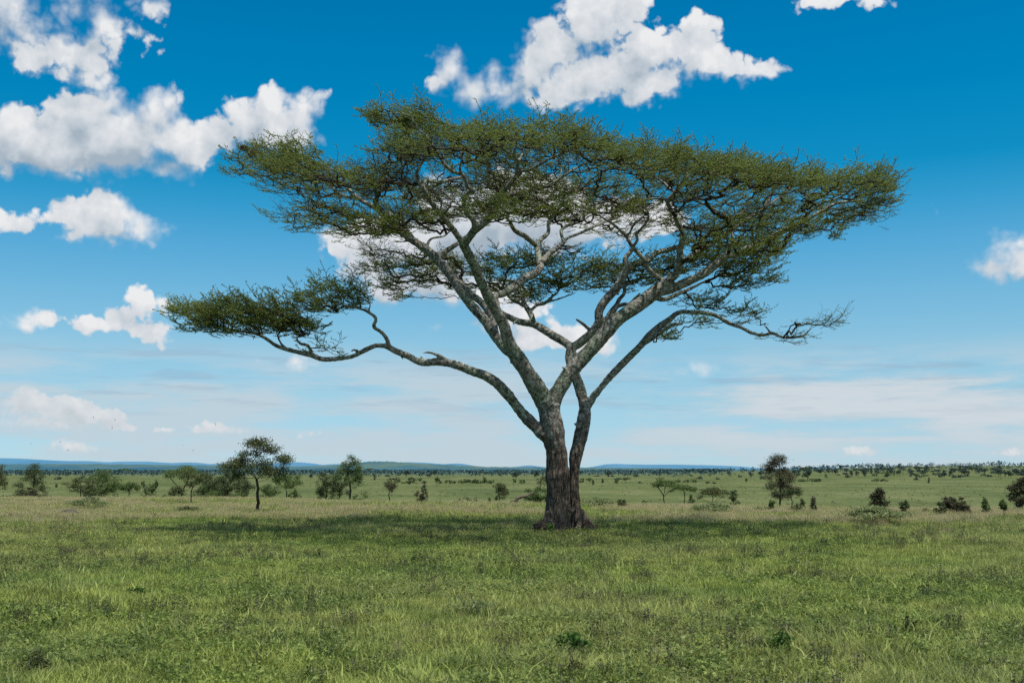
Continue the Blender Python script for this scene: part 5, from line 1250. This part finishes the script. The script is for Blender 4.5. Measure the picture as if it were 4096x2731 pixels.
def scatter(name, label, kind, nvar, pts, scl, seed):
    g = np.random.default_rng(seed)
    c = bpy.data.collections.new(name + '_tufts')
    for i in range(nvar):
        o = bpy.data.objects.new('tuft', tuft(kind, seed * 10 + i)); c.objects.link(o)
    n = len(pts)
    me = bpy.data.meshes.new(name); me.vertices.add(n); me.vertices.foreach_set('co', pts.astype(np.float32).ravel())
    rot = np.column_stack([g.normal(size=n) * 0.10, g.normal(size=n) * 0.10, g.random(n) * 6.283]).astype(np.float32)
    a = me.attributes.new('rot', 'FLOAT_VECTOR', 'POINT'); a.data.foreach_set('vector', rot.ravel())
    a = me.attributes.new('scl', 'FLOAT', 'POINT'); a.data.foreach_set('value', scl.astype(np.float32))
    a = me.attributes.new('pick', 'INT', 'POINT'); a.data.foreach_set('value', g.integers(0, nvar, n).astype(np.int32))
    ob = obj(name, me)
    gt = bpy.data.node_groups.new(name, 'GeometryNodeTree')
    gt.interface.new_socket('Geometry', in_out='INPUT', socket_type='NodeSocketGeometry')
    gt.interface.new_socket('Geometry', in_out='OUTPUT', socket_type='NodeSocketGeometry')
    N = gt.nodes; L = gt.links
    gi = N.new('NodeGroupInput'); go = N.new('NodeGroupOutput'); iop = N.new('GeometryNodeInstanceOnPoints')
    ci = N.new('GeometryNodeCollectionInfo'); ci.inputs['Collection'].default_value = c
    ci.inputs['Separate Children'].default_value = True; ci.inputs['Reset Children'].default_value = True
    def attr(nm, ty):
        x = N.new('GeometryNodeInputNamedAttribute'); x.data_type = ty; x.inputs['Name'].default_value = nm
        return [o for o in x.outputs if o.enabled and o.name == 'Attribute'][0]
    L.new(gi.outputs[0], iop.inputs['Points']); L.new(ci.outputs[0], iop.inputs['Instance'])
    iop.inputs['Pick Instance'].default_value = True
    L.new(attr('pick', 'INT'), iop.inputs['Instance Index']); L.new(attr('rot', 'FLOAT_VECTOR'), iop.inputs['Rotation']); L.new(attr('scl', 'FLOAT'), iop.inputs['Scale'])
    L.new(iop.outputs[0], go.inputs[0])
    md = ob.modifiers.new('scatter', 'NODES'); md.node_group = gt
    tag(ob, label, 'grass', kind='stuff')

def field_pts(dens, y0, y1, g, noise_scale=None, lo=0.0, off=0.0):
    """points over the ground seen ahead; dens(Y) per square metre"""
    out_ = []; Y = y0
    while Y < y1:
        dY = max(0.5, Y * 0.03); half = 0.47 * Y + 9.0
        n = g.poisson(dens(Y) * dY * 2 * half)
        x = g.uniform(-half, half, n); y = g.uniform(Y, Y + dY, n)
        if noise_scale:
            k = np.array([mnoise.noise(Vector((a * noise_scale + off, b * noise_scale, 3.3))) for a, b in zip(x, y)])
            m = k > lo; x, y = x[m], y[m]
        out_.append(np.column_stack([x, y, terrain(x, y)])); Y += dY
    return np.vstack(out_)

g = np.random.default_rng(99)
p = field_pts(lambda Y: 30 * min(1, 24 / Y) + 3.5, 7.0, 112, g); s = np.exp(g.normal(size=len(p)) * 0.28) * np.clip(p[:, 1] / 40, 1.0, 1.5)
scatter('grass', 'short fresh green grass covering the whole plateau', 'fine', 6, p, s, 1)
p = field_pts(lambda Y: 12 * min(1, 26 / Y) + 2, 7.0, 112, g, 0.45, -0.05); s = np.clip(np.exp(g.normal(size=len(p)) * 0.34) * 0.85, 0.4, 1.45) * np.clip(p[:, 1] / 45, 1.0, 1.3)
scatter('grass', 'taller green grass tufts mixed through the short grass', 'mid', 5, p, s, 2)
p = field_pts(lambda Y: 16 * min(1, 22 / Y) + 1, 7.0, 75, g, 0.35, -0.12, 40); s = g.uniform(0.7, 1.5, len(p))
scatter('herb_cover', 'small broad-leaved green herbs creeping through the grass', 'herb', 6, p, s, 3)
p = field_pts(lambda Y: (1.3 if Y < 38 else 6.0 if Y < 47 else 15.0 if Y < 80 else 12.0), 8.0, 122, g, 0.16, -0.20, 90)
w = np.where(p[:, 1] > 44, 1.0, 0.55); s = g.uniform(0.6, 1.15, len(p)) * w
scatter('dry_grass', 'straw-coloured seeding grass thickest towards the plateau edge', 'dry', 5, p, s, 4)
p = field_pts(lambda Y: 4.0 * min(1, 30 / Y), 8.0, 90, g, 0.5, 0.0, 10); s = g.uniform(0.6, 1.2, len(p))
scatter('dark_herbs', 'dark upright herbs scattered through the grass', 'darkherb', 5, p, s, 5)
# tiny flowers
p = field_pts(lambda Y: 0.9 if Y < 25 else 0.25, 8.5, 40, g, 0.6, 0.18, 70)
B = Buf(); p[:, 2] += g.uniform(0.12, 0.2, len(p)); C = np.repeat(p, 3, 0) + g.normal(size=(len(p) * 3, 3)) * [0.012, 0.012, 0.008]
V, Q = leaf_quads(C, g.uniform(0.005, 0.009, len(C)), 0.8, 1.0, g=g); B.add(V, Q)
tag(obj('flowers', B.mesh('flowers', [M['flower']])), 'tiny white flowers dotted through the foreground grass', 'flowers', kind='stuff')

# ------------------------------------------------------------------ sky, clouds, sun, camera
def dirazel(px, py):
    d = ray(px, py); d = d / np.linalg.norm(d)
    return math.atan2(d[0], d[1]), math.asin(d[2])

# cumulus clouds by cluster: level of the flat base, then puffs (centre and half-sizes), in the photo's 2352 px measure
CLOUDS = [
 (235, 0.55, [(30, 30, 95, 95), (125, 95, 85, 70), (205, 130, 76, 85), (235, 60, 55, 70), (150, 20, 80, 70), (235, 185, 42, 46), (335, 15, 55, 36), (60, 130, 60, 50), (-60, 60, 110, 110), (330, 85, 30, 26)]),
 (420, 1.0, [(205, 262, 78, 62), (130, 300, 40, 70), (355, 262, 50, 58), (30, 300, 70, 68), (110, 345, 120, 66), (270, 340, 115, 84), (400, 330, 74, 58), (445, 345, 60, 50), (130, 365, 140, 56), (-20, 330, 90, 80), (390, 385, 80, 40), (300, 300, 70, 60), (200, 330, 90, 60), (60, 330, 90, 60), (165, 235, 30, 26), (258, 228, 28, 24), (345, 222, 24, 20), (385, 245, 24, 22)]),
 (354, 1.0, [(618, 248, 46, 54), (690, 258, 50, 54), (560, 280, 46, 46), (655, 315, 95, 44), (500, 315, 66, 44), (470, 350, 60, 50), (628, 212, 24, 20), (725, 250, 28, 32), (540, 248, 22, 22)]),
 (566, 0.75, [(175, 482, 72, 44), (255, 495, 76, 50), (330, 525, 64, 42), (110, 500, 60, 34), (215, 520, 95, 40), (45, 512, 55, 20), (225, 462, 30, 20)]),
 (252, 0.62, [(1375, 55, 95, 88), (1290, 110, 75, 66), (1600, 120, 76, 70), (1490, 125, 90, 70), (1400, 170, 170, 80), (1650, 150, 66, 34), (1220, 160, 60, 62), (1500, 190, 84, 54), (1430, 0, 60, 50), (1735, 162, 45, 12), (1330, 215, 130, 40), (1245, 100, 34, 30)]),
 (260, 0.95, [(1045, 165, 46, 48), (1085, 205, 62, 46), (1015, 190, 40, 40), (1150, 215, 54, 36), (1130, 160, 34, 28), (1055, 130, 26, 20)]),
 (728, 0.75, [(790, 560, 62, 48), (850, 590, 84, 66), (960, 560, 140, 80), (1100, 520, 160, 100), (1230, 490, 140, 110), (1000, 650, 120, 80), (900, 655, 70, 56), (1110, 680, 100, 50), (1020, 470, 100, 70), (830, 535, 50, 30)]),
 (600, 0.75, [(1330, 520, 120, 64), (1410, 540, 54, 44), (1520, 505, 66, 28), (1430, 500, 66, 44), (1240, 570, 110, 44)]),
 (818, 0.9, [(1280, 765, 50, 40), (1215, 770, 54, 36), (1330, 775, 50, 34), (1390, 780, 34, 36), (1130, 740, 60, 40), (1205, 720, 62, 30), (1240, 790, 110, 26), (1270, 742, 22, 14)]),
 (786, 0.85, [(340, 692, 54, 28), (205, 740, 56, 28), (270, 752, 70, 30), (335, 768, 56, 24), (285, 720, 46, 26)]),
 (756, 0.75, [(70, 735, 60, 18), (110, 720, 22, 16), (30, 742, 34, 12)]),
 (994, 0.8, [(60, 930, 44, 40), (140, 945, 60, 36), (190, 955, 46, 36), (95, 975, 95, 24), (258, 962, 38, 28), (300, 983, 28, 10), (30, 975, 36, 18), (55, 902, 26, 16)]),
 (1002, 0.7, [(505, 983, 36, 16), (535, 990, 28, 13), (455, 990, 20, 10), (707, 1001, 24, 13), (380, 987, 32, 8)]),
 (850, 0.8, [(685, 832, 44, 17), (600, 832, 26, 12), (1010, 747, 22, 11), (1605, 845, 22, 10)]),
 (660, 0.8, [(2345, 585, 64, 50), (2295, 618, 66, 36), (2370, 605, 70, 44), (2420, 580, 70, 60)]),
 (1052, 0.7, [(1980, 1036, 38, 13), (1955, 1040, 30, 8), (2320, 1042, 36, 12), (180, 1028, 40, 15), (125, 1020, 22, 14), (2130, 489, 14, 8)]),
 (24, 0.6, [(1930, 0, 84, 15), (1995, 8, 32, 8)]),
]

def build_world():
    w = bpy.data.worlds.new("World"); scene.world = w; w.use_nodes = True
    t = w.node_tree; t.nodes.clear(); nt = NT(t)
    tc = nt.n('ShaderNodeTexCoord'); d = tc.outputs['Generated']
    sep = nt.n('ShaderNodeSeparateXYZ'); nt.L.new(d, sep.inputs[0])
    el = nt.math('ARCSINE', sep.outputs[2]); az = nt.math('ARCTAN2', sep.outputs[0], sep.outputs[1])
    comb = nt.n('ShaderNodeCombineXYZ'); nt.L.new(az, comb.inputs[0]); nt.L.new(el, comb.inputs[1])
    P0 = comb.outputs[0]
    # clear sky: the Sky Texture, deepened towards the zenith as a polarising filter shows it
    sky = nt.n('ShaderNodeTexSky', sky_type='NISHITA')
    sky.sun_disc = False; sky.sun_elevation = SUN_EL; sky.sun_rotation = SUN_AZ
    sky.altitude = 1500; sky.air_density = 1.0; sky.dust_density = 0.6; sky.ozone_density = 1.6
    scaled = nt.vmath('MULTIPLY', sky.outputs[0], (SKY_STR, SKY_STR, SKY_STR)).outputs[0]
    tint = nt.ramp(nt.math('DIVIDE', el, 0.5, clamp=True), SKY_TINT)
    clear0 = nt.mix(1.0, scaled, tint, 'MULTIPLY')
    # every puff as (azimuth, elevation, half width, half height); every cluster has a level base
    clusters = []
    for basep, soft, puffs in CLOUDS:
        pf = []
        for (cx, cy, rx, ry) in puffs:
            a, e = dirazel(cx * S2, cy * S2); k = S2 / F * math.cos(a)
            pf.append((a, e, rx * k, ry * k))
        _, eb = dirazel((sum(p[0] for p in puffs) / len(puffs)) * S2, basep * S2)
        clusters.append((eb, soft, pf))
    MARG = 0.036

    def near_puffs(a0, a1, e0, e1):
        r = []
        for eb, soft, pf in clusters:
            q = [p for p in pf if a0 - p[2] - MARG < p[0] < a1 + p[2] + MARG and e0 - p[3] - MARG < p[1] < e1 + p[3] + MARG]
            if q and e1 > eb - MARG: r.append((eb, soft, q))
        return r

    def field(P, near):
        gs = nt.n('ShaderNodeSeparateXYZ'); nt.L.new(P, gs.inputs[0])
        total = None
        for eb, soft, pf in near:
            m = None
            for a, e, rx, ry in pf:
                q = nt.vmath('MULTIPLY_ADD', P, (1 / rx, 1 / ry, 0.0), (-a / rx, -e / ry, 0.0)).outputs[0]
                L = nt.vmath('LENGTH', q).outputs['Value']
                sc = math.sqrt(rx * ry)
                f = nt.math('MULTIPLY_ADD', L, -1.4 * sc, 1.4 * sc)
                m = f if m is None else nt.math('SMOOTH_MAX', m, f, 0.018)
            fl = nt.math('MULTIPLY_ADD', gs.outputs[1], 1.5, -eb * 1.5)
            m = nt.math('SMOOTH_MIN', m, fl, 0.012)
            if soft != 1.0: m = nt.math('MULTIPLY_ADD', m, soft, -(1 - soft) * 0.004)
            total = m if total is None else nt.math('MAXIMUM', total, m)
        return total

    main = nt; mainP, mainel, mainaz, mainclear = P0, el, az, clear0
    count = [0]

    def leaf(a0, a1, e0, e1):
        nonlocal nt
        near = near_puffs(a0, a1, e0, e1)
        # each region is a small node group of its own
        g = bpy.data.node_groups.new('sky_region', 'ShaderNodeTree'); count[0] += 1
        for nm, ty in (('P', 'NodeSocketVector'), ('el', 'NodeSocketFloat'), ('az', 'NodeSocketFloat'), ('clear', 'NodeSocketColor')):
            g.interface.new_socket(nm, in_out='INPUT', socket_type=ty)
        g.interface.new_socket('S', in_out='OUTPUT', socket_type='NodeSocketShader')
        nt = NT(g)
        gi = nt.n('NodeGroupInput'); go = nt.n('NodeGroupOutput')
        P0, el, az, clear0 = gi.outputs[0], gi.outputs[1], gi.outputs[2], gi.outputs[3]
        clear = clear0
        if e0 < 0.125:
            stv = nt.vmath('MULTIPLY', P0, (1.0, 6.5, 1.0)).outputs[0]
            s1 = nt.noise(stv, 5.0, 6, 0.62, 0.0, '2D')
            band = nt.math('MULTIPLY', nt.smooth(el, 0.116, 0.070), nt.smooth(el, -0.02, 0.004))
            ci = nt.math('MULTIPLY', nt.math('MULTIPLY', band, nt.smooth(s1.outputs[0], 0.32, 0.58)), 0.84)
            clear = nt.mix(ci, clear, (0.535, 0.635, 0.700))
            bank = nt.math('MULTIPLY', nt.math('MULTIPLY', nt.smooth(az, 0.02, 0.24), nt.smooth(el, 0.092, 0.066)), nt.math('MULTIPLY', nt.smooth(el, 0.0, 0.045), nt.smooth(s1.outputs[0], 0.42, 0.60)))
            clear = nt.mix(nt.math('MULTIPLY', bank, 0.65), clear, (0.66, 0.705, 0.745))
            s3 = nt.noise(nt.vmath('MULTIPLY', P0, (1.0, 11.0, 1.0)).outputs[0], 9.0, 4, 0.6, 0.0, '2D')
            grey = nt.math('MULTIPLY', nt.math('MULTIPLY', nt.smooth(el, 0.112, 0.095), nt.smooth(el, 0.03, 0.07)), nt.smooth(s3.outputs[0], 0.5, 0.68))
            clear = nt.mix(nt.math('MULTIPLY', grey, 0.38), clear, (0.30, 0.43, 0.57))
        col = clear
        if near:
            low = e1 < 0.08
            amp = 0.052 if not low else 0.019
            fsc = 19.0 if not low else 42.0
            def dens(P, det):
                n = nt.noise(P, fsc, det, 0.60, 0.0, '2D')
                bl = nt.noise(P, fsc * 2.4, 2, 0.5, 0.0, '2D')
                bl = nt.math('MULTIPLY', nt.math('ABSOLUTE', nt.math('MULTIPLY_ADD', bl.outputs[0], 2.0, -1.0)), amp * 0.34)
                return nt.math('ADD', field(P, near), nt.math('ADD', bl, nt.math('MULTIPLY_ADD', n.outputs[0], amp, -amp * 0.52))), n
            D, n1 = dens(P0, 9)
            Ps = nt.vmath('ADD', P0, (0.009, 0.018, 0.0) if not low else (0.003, 0.006, 0)).outputs[0]
            D2, n2 = dens(Ps, 6)
            wisp = nt.noise(P0, 7.0, 1, 0.5, 0.0, '2D')
            dif = nt.math('SUBTRACT', D2, D)
            edge = nt.math('MULTIPLY_ADD', nt.smooth(wisp.outputs[0], 0.42, 0.64), 0.024 if not low else 0.010, 0.0068 if not low else 0.0045)
            edge = nt.math('ADD', edge, nt.math('MULTIPLY', nt.math('MAXIMUM', dif, 0.0), 0.8))
            alpha = nt.smooth(nt.math('DIVIDE', nt.math('ADD', D, 0.001), edge, clamp=True), 0.0, 1.0)
            rel = nt.math('MULTIPLY', dif, -9.0)
            tx = nt.noise(P0, 33.0 if not low else 60.0, 5, 0.6, 0.0, '2D')
            rel = nt.math('ADD', rel, nt.math('MULTIPLY_ADD', tx.outputs[0], 1.1, -0.55))
            occ = nt.math('MULTIPLY', nt.math('MAXIMUM', D2, 0.0), 15.0)
            lit = nt.math('SUBTRACT', nt.math('ADD', 0.72, rel), nt.math('MINIMUM', occ, 0.58), clamp=True)
            ccol = nt.ramp(lit, [(0.0, (0.37, 0.45, 0.53)), (0.3, (0.51, 0.575, 0.64)), (0.6, (0.65, 0.69, 0.735)), (0.85, (0.745, 0.77, 0.80)), (1.0, (0.83, 0.84, 0.85))])
            if low: ccol = nt.mix(0.38, ccol, (0.58, 0.645, 0.68))
            col = nt.mix(alpha, clear, ccol)
        bg = nt.n('ShaderNodeBackground'); nt.L.new(col, bg.inputs[0]); bg.inputs[1].default_value = 1.0
        nt.L.new(bg.outputs[0], go.inputs[0])
        nt = main
        nd = nt.n('ShaderNodeGroup'); nd.node_tree = g
        for i, v in enumerate((mainP, mainel, mainaz, mainclear)): nt.L.new(v, nd.inputs[i])
        return nd.outputs[0]

    # the sky is split into regions so that each looks up only its own clouds
    def split(a0, a1, e0, e1, depth):
        near = near_puffs(a0, a1, e0, e1)
        n = sum(len(q[2]) for q in near)
        strad = e0 < 0.078 < e1 and e1 - 0.078 > 0.005
        if not strad and (n <= 4 or depth <= 0): return leaf(a0, a1, e0, e1)
        if strad: cut, axis_ = 0.078, 1
        elif (a1 - a0) > (e1 - e0) * 1.3: cut, axis_ = (a0 + a1) / 2, 0
        else: cut, axis_ = (e0 + e1) / 2, 1
        x = az if axis_ == 0 else el
        f = nt.math('GREATER_THAN', x, cut)
        mx = nt.n('ShaderNodeMixShader'); nt.L.new(f, mx.inputs[0])
        lo = (a0, cut, e0, e1) if axis_ == 0 else (a0, a1, e0, cut)
        hi = (cut, a1, e0, e1) if axis_ == 0 else (a0, a1, cut, e1)
        nt.L.new(split(*lo, depth - 1), mx.inputs[1]); nt.L.new(split(*hi, depth - 1), mx.inputs[2])
        return mx.outputs[0]

    inner = split(-0.56, 0.56, -0.03, 0.48, 5)
    def gate(cond_sock, shader_in, shader_out):
        mx = nt.n('ShaderNodeMixShader'); nt.L.new(cond_sock, mx.inputs[0])
        nt.L.new(shader_out, mx.inputs[1]); nt.L.new(shader_in, mx.inputs[2]); return mx.outputs[0]
    inside = nt.math('MULTIPLY', nt.math('LESS_THAN', nt.math('ABSOLUTE', az), 0.56), nt.math('LESS_THAN', el, 0.48))
    bgo = nt.n('ShaderNodeBackground'); bgo.inputs[1].default_value = 1.0
    on = nt.noise(d, 1.6, 2, 0.5)
    nt.L.new(nt.mix(nt.math('MULTIPLY', nt.smooth(on.outputs[0], 0.50, 0.56), 0.8), clear0, (0.72, 0.75, 0.78)), bgo.inputs[0])
    final = gate(inside, inner, bgo.outputs[0])
    ow = nt.n('ShaderNodeOutputWorld'); nt.L.new(final, ow.inputs[0])
    w.cycles.sampling_method = 'MANUAL'; w.cycles.sample_map_resolution = 512
    print('sky regions', count[0])

SUNV = np.array([0.20, -0.21, 0.95]); SUNV /= np.linalg.norm(SUNV)
SUN_EL = math.asin(SUNV[2]); SUN_AZ = math.atan2(SUNV[0], SUNV[1])
SKY_STR = 0.105
SKY_TINT = [(0.0069, (0.6338, 0.9492, 1.3577)), (0.0548, (0.6346, 0.9011, 1.1888)), (0.1204, (0.7073, 0.9588, 1.0838)), (0.2083, (0.7736, 1.0795, 1.0983)), (0.2961, (0.6208, 1.1214, 1.1616)), (0.3837, (0.398, 1.1016, 1.2122)), (0.449, (0.1836, 1.0432, 1.1969)), (0.5138, (0.031, 0.9492, 1.145)), (0.6415, (0.0, 0.9227, 1.1779)), (0.7248, (0.0, 0.9105, 1.1904)), (0.8044, (0.0, 0.8747, 1.1687))]
build_world()
sl = bpy.data.lights.new('sun', 'SUN'); sl.energy = 4.6; sl.angle = math.radians(0.53); sl.color = (1.0, 0.955, 0.89)
so = bpy.data.objects.new('sun', sl); COL.objects.link(so); so.location = (20, -20, 60)
so.rotation_euler = Vector(SUNV).to_track_quat('Z', 'Y').to_euler()

cd = bpy.data.cameras.new('camera'); cd.sensor_width = 36; cd.lens = 36 * F / 4096
cd.clip_start = 0.1; cd.clip_end = 100000
cd.dof.use_dof = True; cd.dof.focus_distance = 40.0; cd.dof.aperture_fstop = 3.2
co_ = bpy.data.objects.new('camera', cd); COL.objects.link(co_)
co_.location = (0, 0, CAMZ); co_.rotation_euler = (math.pi / 2 + PITCH, 0, 0)
scene.camera = co_
scene.view_settings.view_transform = 'Standard'; scene.view_settings.look = 'None'
scene.view_settings.exposure = 0; scene.view_settings.gamma = 1
scene.render.engine = 'CYCLES'
c = scene.cycles
c.max_bounces = 5; c.diffuse_bounces = 2; c.glossy_bounces = 1; c.transmission_bounces = 3; c.transparent_max_bounces = 4
c.use_adaptive_sampling = True; c.adaptive_threshold = 0.015
c.sample_clamp_indirect = 4.0
c.use_denoising = False
